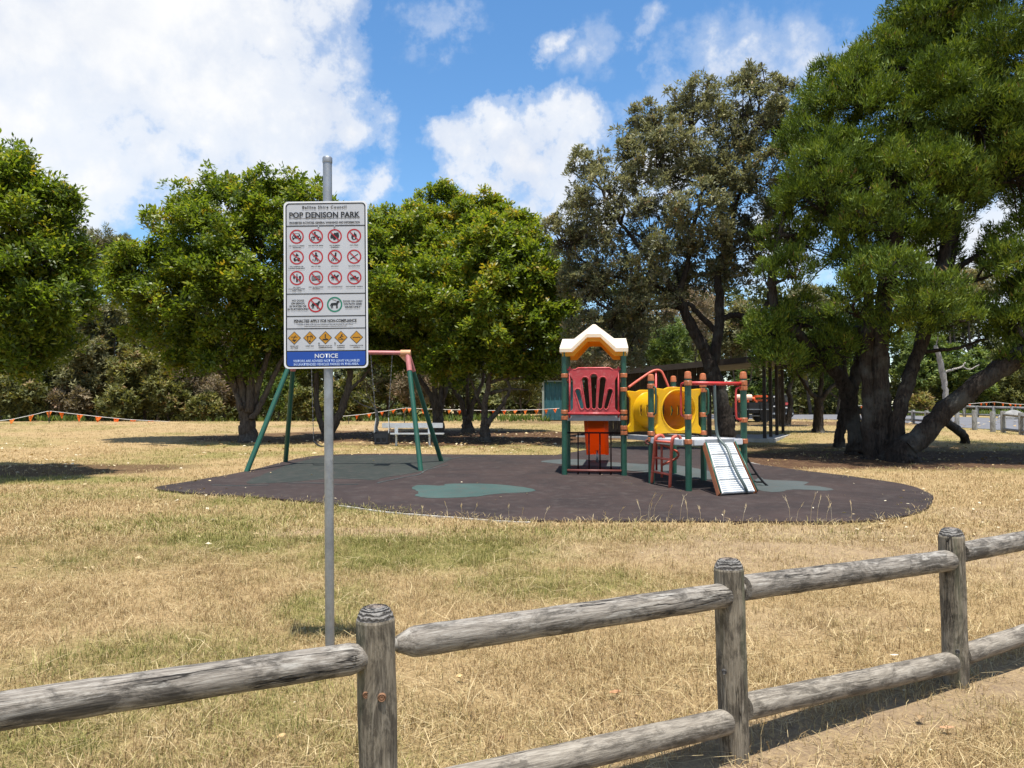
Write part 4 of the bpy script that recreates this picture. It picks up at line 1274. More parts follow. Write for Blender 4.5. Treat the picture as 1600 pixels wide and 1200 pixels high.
M_ORANGE = mat('orange_plastic', (0.72, 0.155, 0.008), .36, var=.1, scale=4)
M_ORANGE_IN = mat('orange_lining', (0.90, 0.46, 0.02), .4, var=.1, scale=4)
M_CREAM = mat('cream_plastic', (0.90, 0.84, 0.70), .45, var=.06, scale=4, dirt=(0.80, 0.62, 0.40), dirt_amt=.3)
M_DECK = mat('grey_deck', (0.30, 0.315, 0.33), .5, var=.2, scale=6, dirt=(0.2, 0.19, 0.18), dirt_amt=.4)
M_DECKTOP = mat('white_deck', (0.62, 0.63, 0.64), .5, var=.12, scale=5, dirt=(0.42, 0.41, 0.39), dirt_amt=.4)
M_WHITE = mat('white_ribbed_plastic', (0.66, 0.68, 0.685), .5, var=.08, scale=5, dirt=(0.36, 0.36, 0.355), dirt_amt=.5)
M_SHADEBAR = mat('shaded_maroon_bar', (0.016, 0.007, 0.007), .7, var=.2, scale=8, spec=.2)  # red-brown bars painted near black: the deck's shade is in the colour
M_MAROON = mat('maroon_bar', (0.16, 0.045, 0.035), .55, var=.25, scale=8)
M_ROPE = mat('black_rope', (0.018, 0.018, 0.019), .8, var=.3, scale=60)
M_TUBE = mat('grey_green_tube', (0.075, 0.10, 0.095), .42, var=.3, scale=5)
M_BROWN = mat('brown_side_board', (0.30, 0.105, 0.045), .6, var=.25, scale=8)
M_GALV = mat('galvanised_steel', (0.33, 0.345, 0.36), .48, .75, var=.22, scale=9, bump=.15, bscale=70, dirt=(0.2, 0.2, 0.19), dirt_amt=.5)
M_ALU = mat('aluminium', (0.62, 0.63, 0.64), .42, .65, var=.15, scale=7, dirt=(0.34, 0.33, 0.31), dirt_amt=.5)
M_CHAIN = mat('chain_steel', (0.16, 0.155, 0.15), .5, .6, var=.3, scale=60)
M_BLACKRUB = mat('black_seat_rubber', (0.016, 0.016, 0.017), .55, var=.2, scale=10)


def glow_through(m, amt, col):
    """thin moulded plastic lets some daylight through"""
    nt = m.node_tree
    out = [n for n in nt.nodes if n.type == 'OUTPUT_MATERIAL'][0]
    b = [n for n in nt.nodes if n.type == 'BSDF_PRINCIPLED'][0]
    tr = nd(nt, 'ShaderNodeBsdfTranslucent'); tr.inputs[0].default_value = (*col, 1)
    ms = nd(nt, 'ShaderNodeMixShader', i_0=amt)
    nt.links.new(b.outputs[0], ms.inputs[1]); nt.links.new(tr.outputs[0], ms.inputs[2]); nt.links.new(ms.outputs[0], out.inputs[0])
glow_through(M_ORANGE, .45, (0.85, 0.22, 0.01)); glow_through(M_YELLOW, .30, (0.85, 0.40, 0.02)); glow_through(M_ORANGE_IN, .5, (0.95, 0.48, 0.04)); glow_through(M_CREAM, .35, (0.92, 0.80, 0.55)); glow_through(M_RED, .15, (0.7, 0.05, 0.05))


def shape2d(outer, holes, thick, bevel=.006):
    """flat shape with holes (curve fill), thick, softened edges; returns mesh in the XZ plane facing -Y"""
    cu = bpy.data.curves.new('outline', 'CURVE')
    cu.dimensions = '2D'
    cu.fill_mode = 'BOTH'
    cu.extrude = max(0.0, thick / 2 - bevel)
    cu.bevel_depth = bevel
    cu.bevel_resolution = 1
    cu.offset = -bevel
    for pl in [outer] + holes:
        sp = cu.splines.new('POLY')
        sp.points.add(len(pl) - 1)
        for p, (x, y) in zip(sp.points, pl):
            p.co = (x, y, 0, 1)
        sp.use_cyclic_u = True
    ob = bpy.data.objects.new('outline', cu)
    me = bpy.data.meshes.new_from_object(ob)
    bpy.data.objects.remove(ob)
    bpy.data.curves.remove(cu)
    me.transform(Matrix(((1, 0, 0, 0), (0, 0, -1, 0), (0, 1, 0, 0), (0, 0, 0, 1))))
    return me


def frame2(o, ax, up=Vector((0, 0, 1))):
    """matrix: local X along ax, local Z up, origin o"""
    x = Vector(ax).normalized()
    z = up
    y = z.cross(x)
    M = Matrix((x, y, z)).transposed().to_4x4()
    M.translation = o
    return M


def mesh_part(name, me, mats, parent, M, world=True, smooth=False):
    if not isinstance(mats, (list, tuple)): mats = [mats]
    me = me
    me.materials.clear()
    for m in mats: me.materials.append(m)
    me.transform(Matrix.Translation(-origin_of(parent)) @ M if world else M)
    if smooth:
        me.polygons.foreach_set('use_smooth', [True] * len(me.polygons))
        try: me.set_sharp_from_angle(angle=R(35))
        except Exception: pass
    me.name = name
    return link(name, me, parent)


def round_poly(pts, r, n=4):
    out = []
    m = len(pts)
    for i in range(m):
        p0, p1, p2 = Vector(pts[i - 1]), Vector(pts[i]), Vector(pts[(i + 1) % m])
        a = (p0 - p1); b = (p2 - p1)
        rr = min(r, a.length * .45, b.length * .45)
        a = p1 + a.normalized() * rr; b = p1 + b.normalized() * rr
        for k in range(n + 1):
            t = k / n
            q = a * (1 - t) ** 2 + p1 * 2 * t * (1 - t) + b * t * t
            out.append((q.x, q.y))
    return out


RUBZ = 0.022
def GR(x, y):
    return Vector((x, y, gz(x, y) + RUBZ))


TL, TR = Vector((1.085, 15.92)), Vector((2.29, 15.76))
ux = (TR - TL).normalized(); uy = Vector((-ux.y, ux.x))
TLB, TRB = TL + uy * 1.2, TR + uy * 1.2
PF, PR_, PL, PB1, PB2 = Vector((3.07, 13.42)), Vector((4.19, 13.93)), Vector((2.62, 14.5)), Vector((3.72, 14.98)), Vector((3.39, 16.15))
Z_TOWER, Z_DECK = 1.56, 1.13
play = thing('climbing_frame', 'colourful play climbing frame with red panel, yellow tunnel and white ramp on the rubber surface', 'climbing frame', GR(*((PF + TL) / 2)))


def clamp_ring(p, z, parent, m=M_COPPER, h=.085, r=.072):
    mb = MB()
    mb.lathe((p[0], p[1], z - h / 2), [(r * .9, 0), (r, .008), (r, h - .008), (r * .9, h)], 16)
    mb.box((p[0] + .0, p[1] - r - .006, z), (.05, .03, h * .8))
    mb.build('collar', m, parent, smooth='auto')


def post(p, z1, collars, cap=True):
    b = GR(p[0], p[1])
    mb = MB()
    mb.lathe((p[0], p[1], b.z - .05), [(.0575, 0), (.0575, z1 - b.z + .05)], 18)
    o = mb.build('post', M_GREEN, play, smooth='auto')
    for z in collars:
        clamp_ring(p, z, o)
    if cap:
        cm = MB()
        cm.lathe((p[0], p[1], z1 - .02), [(.064, 0), (.066, .03), (.060, .05), (.060, .085), (.052, .115), (.03, .128), (.005, .131)], 16)
        cm.build('cap', M_COPPER, o, smooth='auto')
    return o


zt = Z_TOWER
post(TL, 2.86, [2.36, zt + .05, zt - .07], False)
post(TR, 2.86, [2.36, 2.07, zt + .05, zt - .07, 1.29, 1.185], False)
post(TLB, 2.86, [zt - .07, 2.3], False)
post(TRB, 2.86, [zt - .07, 2.3], False)
post(PF, 2.22, [2.12, 1.53, Z_DECK - .03])
post(PR_, 2.24, [2.14, 2.05, 1.47, Z_DECK - .04])
post(PL, 2.22, [2.10, 1.56, 1.21, 1.10])
post(PB1, 2.26, [2.14, 2.04, 1.56, 1.21])
post(PB2, 2.26, [2.1, 1.2])


def deck(name, quad, z, m_top, m_side, th=.085, lip=.0):
    mb = MB()
    c = sum((Vector(q) for q in quad), Vector((0, 0))) / len(quad)
    pl = []
    for q in quad:
        d = (c - Vector(q)); pl.append(tuple(Vector(q) + d.normalized() * .075))
    area = sum(pl[i][0] * pl[(i + 1) % len(pl)][1] - pl[(i + 1) % len(pl)][0] * pl[i][1] for i in range(len(pl)))
    if area < 0: pl = pl[::-1]
    mb.prism(pl, z - th, z, 0, 1)
    o = mb.build(name, [m_top, m_side], play)
    return o


deck('tower_deck', [TL, TR, TRB, TLB], Z_TOWER - .03, M_DECK, M_DECK, .10)
dk = deck('deck', [PF, PR_, PB1, PL], Z_DECK, M_DECKTOP, M_DECKTOP, .10)
deck('deck', [TR, PL, PB1, PB2], Z_DECK + .02, M_DECK, M_DECK, .09)
# turned down rim of the white deck
for a, b in ((PL, PF), (PF, PR_), (PR_, PB1)):
    d = (b - a).normalized()
    mb = MB()
    n_ = Vector((d.y, -d.x)) * .045
    mb.beam((a.x + d.x * .075 + n_.x, a.y + d.y * .075 + n_.y, Z_DECK - .045), (b.x - d.x * .075 + n_.x, b.y - d.y * .075 + n_.y, Z_DECK - .045), .05, .11, bevel=.012)
    mb.build('deck_rim', M_DECKTOP, play, smooth='auto')

# roof: moulded, sloping away on all sides
tc_ = (TL + TR) / 2 + uy * .6
Mroof = frame2(Vector((tc_.x, tc_.y, 2.845)), Vector((ux.x, ux.y, 0)))
bot = [(-.70, 0), (-.45, 0), (-.14, .30), (.14, .30), (.45, 0), (.70, 0)]
mid_ = [(-.70, .075), (-.46, .075), (-.135, .37), (.135, .37), (.46, .075), (.70, .075)]
top = [(-.66, .30), (-.42, .30), (-.03, .60), (.03, .60), (.42, .30), (.66, .30)]
def loft(rows, mats_idx=None, close=True):
    mb = MB()
    n = len(rows[0])
    vs = [p for r in rows for p in r]
    fs = []
    for i in range(len(rows) - 1):
        for k in range(n - 1):
            fs.append((i * n + k, i * n + k + 1, (i + 1) * n + k + 1, (i + 1) * n + k))
    mb.add(vs, fs)
    return mb
def row(pl, v, dz=0, sx=1): return [Mroof @ Vector((x * sx, v, z + dz)) for x, z in pl]
rows = [row(bot, -.66, 0, .97), row(bot, -.70), row(mid_, -.70), row(mid_, -.67, .012), row(top, -.36), row(top, .36), row(mid_, .67, .012), row(mid_, .70), row(bot, .70), row(bot, .66, 0, .97)]
mb = loft(rows)
for sgn, k in ((-1, 0), (1, 5)):                                 # the two ends
    ring = [r[k] for r in rows[1:-1]]
    mb.add(ring, [tuple(range(len(ring)))[::sgn]])
roof = mb.build('roof', M_CREAM, play)
rows = [row(bot, -.655, -.085, .93), row(bot, -.655, .0, .93), row(top, -.34, -.05, .93), row(top, .34, -.05, .93), row(bot, .655, .0, .93), row(bot, .655, -.085, .93), row(bot, .60, -.085, .88), row(bot, .60, .02, .9), row(top, .30, -.08, .9), row(top, -.30, -.08, .9), row(bot, -.60, .02, .9), row(bot, -.60, -.085, .88), row(bot, -.655, -.085, .93)]
loft(rows).build('roof_lining', M_ORANGE_IN, roof)

# red panel with five finger slots
W2 = .50
po = [(-.515, .02), (-.515, -.015), (.515, -.015), (.515, .02), (.47, .06), (.43, .10), (.43, .68), (.46, .74), (.50, .78), (.50, .90), (.38, .89), (.32, .93), (-.32, .93), (-.38, .89), (-.50, .90), (-.50, .78), (-.46, .74), (-.43, .68), (-.43, .10), (-.47, .06)]
po = round_poly(po, .03, 3)
def slot(xb, xt, zb, zt_, wb, wt, n=10):
    a = Vector((xb, zb)); b = Vector((xt, zt_))
    d = (b - a).normalized(); nrm = Vector((d.y, -d.x))
    out = []
    for k in range(n + 1):
        t = math.pi * k / n
        out.append(b - d * wt + nrm * math.cos(t) * wt + d * math.sin(t) * wt)
    for k in range(n + 1):
        t = math.pi * k / n
        out.append(a + d * wb - nrm * math.cos(t) * wb - d * math.sin(t) * wb)
    return [(p.x, p.y) for p in out]
slots = [(-.235, -.345, .10, .50, .034, .044), (-.12, -.19, .10, .745, .040, .058), (0, 0, .10, .81, .036, .062), (.12, .19, .10, .745, .040, .058), (.235, .345, .10, .50, .034, .044)]
pm = (TL + TR) / 2
Mp = frame2(Vector((pm.x, pm.y, Z_TOWER + .015)), Vector((ux.x, ux.y, 0)))
mesh_part('slotted_panel', shape2d(po, [slot(*s) for s in slots], .05, .008), M_RED, play, Mp, smooth=True)
pnl = play.children[-1]
for s in slots:                                                  # raised lips round the slots
    pts = slot(s[0] * 1.0, s[1], s[2] - .012, s[3] + .02, s[4] + .018, s[5] + .022)
    mb = MB(); q = [Mp @ Vector((x, -.026, z)) for x, z in pts]
    mb.tube(q + [q[0]], .0095, 6, caps=False)
    mb.build('slot_lip', M_RED, pnl, smooth=True)
mb = MB()
mb.tube([Mp @ Vector((-.56, 0, .915)), Mp @ Vector((-.38, -.01, .905)), Mp @ Vector((-.32, -.012, .94)), Mp @ Vector((.32, -.012, .94)), Mp @ Vector((.38, -.01, .905)), Mp @ Vector((.56, 0, .915))], .02, 8)
mb.tube([Mp @ Vector((-.53, -.01, .0)), Mp @ Vector((.53, -.01, .0))], .028, 8)
for sx in (-.5, .5):
    mb.tube([Mp @ Vector((sx, 0, -.08)), Mp @ Vector((sx, 0, .97))], .018, 8)
mb.build('panel_rim', M_RED, pnl, smooth=True)

# bars under the tower
zb = GR(*TL).z
def at(u, v, z): q = TL + ux * u + uy * v; return Vector((q.x, q.y, z))
mb = MB(); mb.tube([at(.05, .1, zb + .86), at(1.16, .1, zb + .86)], .017, 8); mb.build('under_rail', M_SHADEBAR, play, smooth=True)
mb = MB(); mb.tube([at(.05, 0, zb + .085), at(1.16, 0, zb + .085)], .028, 8); mb.build('bottom_rail', M_MAROON, play, smooth=True)
for k in range(4):
    mb = MB(); mb.tube([at(.275 + k * .225, .1, zb + .0), at(.275 + k * .225, .1, zb + .86)], .015, 8); mb.build('bar', M_SHADEBAR, play, smooth=True)
# side and back guards of the tower
for a, b in ((TLB, TL), (TR, TRB)):
    for z in (2.28, 1.75):
        mb = MB(); mb.tube([(a.x, a.y, z), (b.x, b.y, z)], .018, 8); mb.build('guard_rail', M_RED, play, smooth=True)
mb = MB()
mb.box((at(1.2, .6, 0).x, at(1.2, .6, 0).y, 1.68), (.03, .9, 1.0), math.atan2(ux.y, ux.x)); mb.build('side_panel', M_DECK, play)

# orange slide going down behind the tower
mb = MB()
prof = [(-.27, .20), (-.245, .20), (-.225, .02), (.225, .02), (.245, .20), (.27, .20), (.27, -.02), (.20, -.025), (.18, -.01), (-.18, -.01), (-.20, -.025), (-.27, -.02)]
path = [(1.15, Z_TOWER - .03), (1.32, Z_TOWER - .05), (1.62, Z_TOWER - .30), (2.5, zb + .50), (2.9, zb + .28), (3.25, zb + .25)]
path = [(p.x, p.y) for p in smooth_path([Vector((a, b, 0)) for a, b in path], 5)]
rows = []
for v, z in path:
    rows.append([at(.615 + x, v, z + h) for x, h in prof])
n = len(prof)
mb.add([p for r in rows for p in r], [(i * n + k, i * n + (k + 1) % n, (i + 1) * n + (k + 1) % n, (i + 1) * n + k) for i in range(len(rows) - 1) for k in range(n)] + [tuple(range(n - 1, -1, -1)), tuple(range((len(rows) - 1) * n, len(rows) * n))])
sl = mb.build('slide', M_ORANGE, play)
for v in (2.75,):
    mb = MB(); mb.tube([at(.61, v, zb - .02 + SLOPE * v), at(.61, v, zb + .37)], .03, 8); mb.build('leg', M_GALV, sl, smooth=True)

# yellow tunnel between two square panels
def tunnel_panel(a, b, z0, h):
    mid = (a + b) / 2
    L_ = (b - a).length / 2 - .075
    s = h / 1.0
    pl = [(-L_, .0), (-L_ * .62, .02), (L_ * .62, .02), (L_, .0), (L_, .12), (L_ - .06, .18), (L_ - .06, h - .16), (L_, h - .10), (L_, h), (L_ * .6, h - .02), (L_ * .42, h + .02), (-L_ * .42, h + .02), (-L_ * .6, h - .02), (-L_, h), (-L_, h - .10), (-L_ + .06, h - .16), (-L_ + .06, .18), (-L_, .12)]
    pl = round_poly(pl, .035, 3)
    r = h * .43
    hole = [(r * math.cos(2 * math.pi * k / 40), h * .52 + r * math.sin(2 * math.pi * k / 40)) for k in range(40)]
    M = frame2(Vector((mid.x, mid.y, z0)), Vector(((b - a).x, (b - a).y, 0)))
    o = mesh_part('tunnel_panel', shape2d(pl, [hole], .07, .012), M_YELLOW, play, M, smooth=True)
    return M, r, h, o
M1, r1, h1, p1 = tunnel_panel(PL, PB1, Z_DECK + .06, .88)
M2, r2, h2, p2 = tunnel_panel(TR, PB2, Z_DECK + .06, .86)
for Mx, rx, hx, px_ in ((M1, r1, h1, p1), (M2, r2, h2, p2)):
    mb = MB()
    ring = [Mx @ Vector((math.cos(2 * math.pi * k / 40) * (rx + .012), -.036, hx * .52 + math.sin(2 * math.pi * k / 40) * (rx + .012))) for k in range(41)]
    mb.tube(ring, .016, 6, caps=False); mb.build('hoop', M_YELLOW, px_, smooth=True)
mb = MB()
ns, nl = 96, 40
A_ = M1 @ Vector((0, 0, h1 * .52)); B_ = M2 @ Vector((0, 0, h2 * .52))
dv = (B_ - A_); xl = M1.to_3x3() @ Vector((1, 0, 0)); zl = Vector((0, 0, 1))
rad = r1 + .004
vs = [A_ + dv * (i / nl) + (xl * math.cos(2 * math.pi * k / ns) + zl * math.sin(2 * math.pi * k / ns)) * rad for i in range(nl + 1) for k in range(ns)]
fs = []
Lr = dv.length
for i in range(nl):
    for k in range(ns):
        a = 2 * math.pi * (k + .5) / ns
        sl_ = (i + .5) / nl * Lr
        cut = False
        for side in (0.0, math.pi):
            da = (a - side + math.pi) % (2 * math.pi) - math.pi
            for w in (.28, .5, .72):
                if (da * rad / .115) ** 2 + ((sl_ - w * Lr) / .042) ** 2 < 1: cut = True
        if not cut:
            fs.append((i * ns + k, i * ns + (k + 1) % ns, (i + 1) * ns + (k + 1) % ns, (i + 1) * ns + k))
mb.add(vs, fs)
tun = mb.build('tunnel', M_YELLOW, play, smooth=True)
sm = tun.modifiers.new('wall', 'SOLIDIFY'); sm.thickness = .012; sm.offset = 1

# rails and hand loops
def loop(p, q, z0, z1, out, m, name='hand_loop', r=.019):
    d = (Vector(q) - Vector(p)).normalized() * out
    b = Vector((p[0], p[1], 0))
    d = Vector((d.x, d.y, 0))
    pts = [b + Vector((0, 0, z1)), b + d * .75 + Vector((0, 0, z1)), b + d + Vector((0, 0, z1 - .07)), b + d + Vector((0, 0, z0 + .09)), b + d * .75 + Vector((0, 0, z0 + .02)), b + Vector((0, 0, z0))]
    mb = MB(); mb.tube(smooth_path(pts, 5), r, 10); mb.build(name, m, play, smooth=True)
mb = MB(); mb.tube([(PF.x, PF.y, 2.12), (PR_.x, PR_.y, 2.13)], .034, 12); mb.build('top_rail', M_REDBAR, play, smooth=True)
loop(PF, PL + Vector((-.2, 0)), 1.53, 2.12, .17, M_REDBAR)
loop(PR_, PF, 1.47, 2.05, .17, M_REDBAR)
loop(PB1, PR_, 1.56, 2.06, .16, M_GREEN)
loop(PL, PF, 1.56, 2.08, .16, M_SHADEGREEN)

# arched climber at the back
mb = MB()
ca, cb = Vector((TR.x + .12, TR.y + .15, 2.12)), Vector((PB2.x - .05, PB2.y + .1, 2.05))
mb.tube(smooth_path([ca, ca.lerp(cb, .3) + Vector((0, .15, .20)), ca.lerp(cb, .62) + Vector((0, .2, .40)), ca.lerp(cb, .80) + Vector((0, .15, .42)), cb + Vector((-.1, .05, .28)), cb], 6), .026, 10)
mb.build('arch_rail', M_FADED, play, smooth=True)
mb = MB(); q = ca.lerp(cb, .70); mb.tube([q + Vector((0, .2, .40)), q + Vector((0, .2, -1.7))], .024, 10); mb.build('arch_post', M_REDBAR, play, smooth=True)

# white ribbed ramp
e1, e2 = PF.lerp(PR_, .26), PF.lerp(PR_, .74)
nrm = Vector(((PR_ - PF).y, -(PR_ - PF).x)).normalized()
rt1, rt2 = e1 + nrm * .08, e2 + nrm * .08
b1, b2 = G(1127, 777), G(1180, 773.5)
t1, t2 = Vector((rt1.x, rt1.y, Z_DECK - .06)), Vector((rt2.x, rt2.y, Z_DECK - .06))
b1.z += .05; b2.z += .05
upn = (t2 - t1).cross(b1 - t1).normalized()
if upn.y > 0: upn = -upn
def rp(s, t): return t1.lerp(t2, s).lerp(b1.lerp(b2, s), t)
for k in range(4):
    ta, tb = k * .25 + .009, (k + 1) * .25 - .009
    mb = MB()
    def slab(sa, sb, ta, tb, lo, hi):
        vs = [rp(sa, ta) + upn * lo, rp(sb, ta) + upn * lo, rp(sb, tb) + upn * lo, rp(sa, tb) + upn * lo, rp(sa, ta) + upn * hi, rp(sb, ta) + upn * hi, rp(sb, tb) + upn * hi, rp(sa, tb) + upn * hi]
        mb.add(vs, [(0, 3, 2, 1), (4, 5, 6, 7), (0, 1, 5, 4), (1, 2, 6, 5), (2, 3, 7, 6), (3, 0, 4, 7)])
    slab(0.02, .98, ta, tb, -.02, .016)
    for j in range(6):
        c = ta + (tb - ta) * (j + .5) / 6
        slab(.05, .95, c - .0085, c + .0085, .0165, .028)
    mb.build('ramp_panel', M_WHITE, play)
for s in (0, 1):
    mb = MB(); o_ = (t1 - t2).normalized() * (.03 if s == 0 else -.03)
    mb.beam(rp(s, 0) + o_ - upn * .02, rp(s, 1) + o_ - upn * .02, .035, .09, up=upn)
    mb.build('ramp_side', M_BROWN, play)
    mb = MB(); mb.tube([rp(s, 0) + o_ + upn * .035, rp(s, 1) + o_ + upn * .035], .013, 8); mb.build('ramp_edge', M_GREEN, play, smooth=True)
mb = MB(); mb.box((t1 + t2) / 2 + Vector((0, .02, .03)), (.62, .06, .07), math.atan2((PR_ - PF).y, (PR_ - PF).x)); mb.build('ramp_bracket', M_DECK, play)
pm_ = PF.lerp(PR_, .47)
pts = [Vector((pm_.x, pm_.y, 2.12)), Vector((pm_.x + .005, pm_.y - .02, 1.7)), Vector((pm_.x + .03, pm_.y - .05, 1.22)), rp(.50, .2) + upn * .13, rp(.50, .45) + upn * .13, rp(.55, .72) + upn * .12, rp(.66, .92) + upn * .08, rp(.74, 1.0) + upn * .02]
mb = MB(); mb.tube(smooth_path(pts, 6), .026, 12); mb.build('slide_pole', M_TUBE, play, smooth=True)

# red ladder on the left edge of the white deck
def ladder_rail(t, foot):
    top_ = PL.lerp(PF, t)
    inw = Vector((PR_ - PF)).normalized()
    f = Vector(foot)
    k = Vector((top_.x - inw.x * .10, top_.y - inw.y * .10, Z_DECK - .04))
    pts = [f, f.lerp(k, .5), k, Vector((top_.x - inw.x * .05, top_.y - inw.y * .05, Z_DECK + .045)), Vector((top_.x + inw.x * .05, top_.y + inw.y * .05, Z_DECK + .05)), Vector((top_.x + inw.x * .09, top_.y + inw.y * .09, Z_DECK + .0))]
    mb = MB(); mb.tube(smooth_path(pts, 5), .029, 10); mb.build('ladder_rail', M_FADED, play, smooth=True)
    return f, k
fl = ladder_rail(.24, G(1018, 757))
fr = ladder_rail(.70, G(1046.5, 763.5))
for t in (.30, .62, .985):
    mb = MB(); mb.tube([fl[0].lerp(fl[1], t), fr[0].lerp(fr[1], t)], .021, 10); mb.build('rung', M_FADED, play, smooth=True)
mb = MB()
dq = 14.75
mb.tube(smooth_path([P(1030, 694, dq), P(1045, 699, dq), P(1058, 706, dq), P(1060, 712, dq), P(1054, 718, dq), P(1044, 722, dq), P(1034, 727, dq)], 5), .022, 10)
mb.build('zigzag_rail', M_FADED, play, smooth=True)
mb = MB(); q = P(1034, 727, dq); g_ = GR(q.x, q.y); mb.tube([g_ + Vector((0, 0, .08)), Vector((q.x, q.y, Z_DECK - .02))], .022, 10); mb.build('zigzag_post', M_FADED, play, smooth=True)
mb = MB(); q = PL + Vector((-.09, -.02)); mb.tube(smooth_path([(PL.x, PL.y - .03, 1.10), (q.x, q.y, 1.09), (q.x - .01, q.y, 1.03), (PL.x, PL.y - .03, 1.0)], 4), .018, 8); mb.build('hook', M_MAROON, play, smooth=True)

# black rope net on the far right edge
na_, nb_ = PR_.lerp(PB1, .16), PR_.lerp(PB1, .80)
outd = (PR_ - PF).normalized()
gA = G(1201, 761); gB = GR(*(nb_ + outd * .75))
topA, topB = Vector((na_.x + outd.x * .05, na_.y + outd.y * .05, Z_DECK - .05)), Vector((nb_.x + outd.x * .05, nb_.y + outd.y * .05, Z_DECK - .05))
def sag(a, b, s, n=6): return [a.lerp(b, k / n) + Vector((0, 0, -s * 4 * (k / n) * (1 - k / n))) for k in range(n + 1)]
for s in (0, .5, 1):
    mb = MB(); mb.tube(sag(topA.lerp(topB, s), gA.lerp(gB, s), .10), .021, 7); mb.build('net_rope', M_ROPE, play, smooth=True)
for t in (.34, .6, .82):
    mb = MB()
    k = lambda s: topA.lerp(topB, s).lerp(gA.lerp(gB, s), t) + Vector((0, 0, -.4 * t * (1 - t)))
    mb.tube([k(0), k(.25) + Vector((0, 0, -.03)), k(.5), k(.75) + Vector((0, 0, -.03)), k(1)], .017, 6); mb.build('net_rope', M_ROPE, play, smooth=True)

# ------------------------------------------------------------------ swing set
aR = P(637, 553, 17.7); aL = P(460, 551, 17.7)
feet = {'fr': G(657.5, 737), 'br': G(690, 722), 'fl': G(385, 738), 'bl': G(446, 723)}
sw = thing('swing_set', 'two bay swing set with green A frame legs and faded red top beam', 'swing set', G(540, 729))
M_PINK = mat('faded_pink_red', (0.46, 0.15, 0.14), .5, var=.15, scale=5, dirt=(0.6, 0.34, 0.3), dirt_amt=.5)
M_PEACH = mat('weathered_orange_joint', (0.62, 0.30, 0.13), .5, var=.2, scale=10, dirt=(0.6, 0.28, 0.22), dirt_amt=.6)
for a, ks in ((aR, ('fr', 'br')), (aL, ('fl', 'bl'))):
    for k in ks:
        f = feet[k] + Vector((0, 0, .0))
        d = (a - f).normalized()
        mb = MB(); mb.tube([f, a - d * .10], .056, 14); lg = mb.build('leg', M_GREEN, sw, smooth='auto')
        mb = MB(); mb.tube([a - d * .44, a - d * .02], .063, 14); mb.build('leg_sleeve', M_PINK, lg, smooth='auto')
    mb = MB()
    s = -1 if a is aR else 1
    mb.tube([a + Vector((-s * .07, 0, .015)), a + Vector((s * .16, 0, .015))], .078, 14)
    mb.add([a + Vector((s * .30, -.02, .07)), a + Vector((s * .02, -.02, .085)), a + Vector((s * .02, -.02, -.22)), a + Vector((s * .30, .02, .07)), a + Vector((s * .02, .02, .085)), a + Vector((s * .02, .02, -.22))],
           [(0, 1, 2), (5, 4, 3), (0, 3, 4, 1), (1, 4, 5, 2), (2, 5, 3, 0)])
    mb.build('corner_joint', M_PEACH, sw, smooth='auto')
mb = MB(); mb.tube([aL + Vector((0, 0, .02)), aR + Vector((0, 0, .02))], .048, 14); mb.build('beam', M_PINK, sw, smooth='auto')


def chain(a, b, parent, r=.011):
    mb = MB()
    L_ = (b - a).length
    n = max(6, int(L_ / .05))
    pts = [a.lerp(b, k / n) for k in range(n + 1)]
    mb.tube(pts, [r * (1.25 if k % 2 else .55) for k in range(n + 1)], 5, caps=False)
    mb.build('chain', M_CHAIN, parent)
def beam_at(px): t = (px - 460) / (637 - 460); return aL.lerp(aR, t)
bc = P(597, 684, 17.75)
mb = MB()
outer = [(.115, -.15), (.165, -.10), (.185, .02), (.19, .13), (.175, .13), (.165, .02), (.145, -.09), (.09, -.13)]
for h0, h1_, w0, w1_, d0, d1_ in ((-.15, -.11, .15, .17, .12, .13),):
    mb.box((bc.x, bc.y, bc.z + (h0 + h1_) / 2), (w1_ * 2, d1_ * 2, .045), bevel=.015)
for sx in (-1, 1):
    mb.box((bc.x + sx * .155, bc.y, bc.z + .01), (.022, .26, .24), bevel=.008)
mb.box((bc.x, bc.y + .13, bc.z + .02), (.32, .022, .26), bevel=.008)
mb.box((bc.x, bc.y - .13, bc.z + .045), (.33, .022, .11), bevel=.008)
for sx in (-1, 0, 1):
    mb.box((bc.x + sx * .13, bc.y - .13, bc.z - .06), (.045, .022, .13), bevel=.006)
bs = mb.build('bucket_seat', M_BLACKRUB, sw, smooth='auto')
for sx, pxx in ((-1, 579), (1, 613)):
    a = bc + Vector((sx * .165, 0, .13)); bb = beam_at(pxx)
    k = a + Vector((-.02 * sx, 0, .33))
    chain(k, bb, bs)
    for sy in (-1, 1):
        mb = MB(); mb.tube([a + Vector((0, sy * .11, -.02)), a + Vector((0, sy * .06, .12)), k], .009, 6, caps=False); mb.build('hanger', mat('chain_sleeve', (0.42, 0.42, 0.4), .5), bs, smooth=True)
s0, s1 = P(490, 688, 17.75), P(518, 688, 17.75)
mb = MB()
sp = [s0, s0.lerp(s1, .25) + Vector((0, 0, -.10)), s0.lerp(s1, .5) + Vector((0, 0, -.13)), s0.lerp(s1, .75) + Vector((0, 0, -.10)), s1]
sp = smooth_path(sp, 4)
vs = []
for p in sp: vs += [p + Vector((0, -.075, 0)), p + Vector((0, .075, 0)), p + Vector((0, .075, -.018)), p + Vector((0, -.075, -.018))]
fs = [(i * 4 + k, i * 4 + (k + 1) % 4, (i + 1) * 4 + (k + 1) % 4, (i + 1) * 4 + k) for i in range(len(sp) - 1) for k in range(4)]
mb.add(vs, fs)
bs2 = mb.build('belt_seat', M_BLACKRUB, sw, smooth='auto')
for p, pxx in ((s0, 486), (s1, 520)): chain(p, beam_at(pxx), bs2)

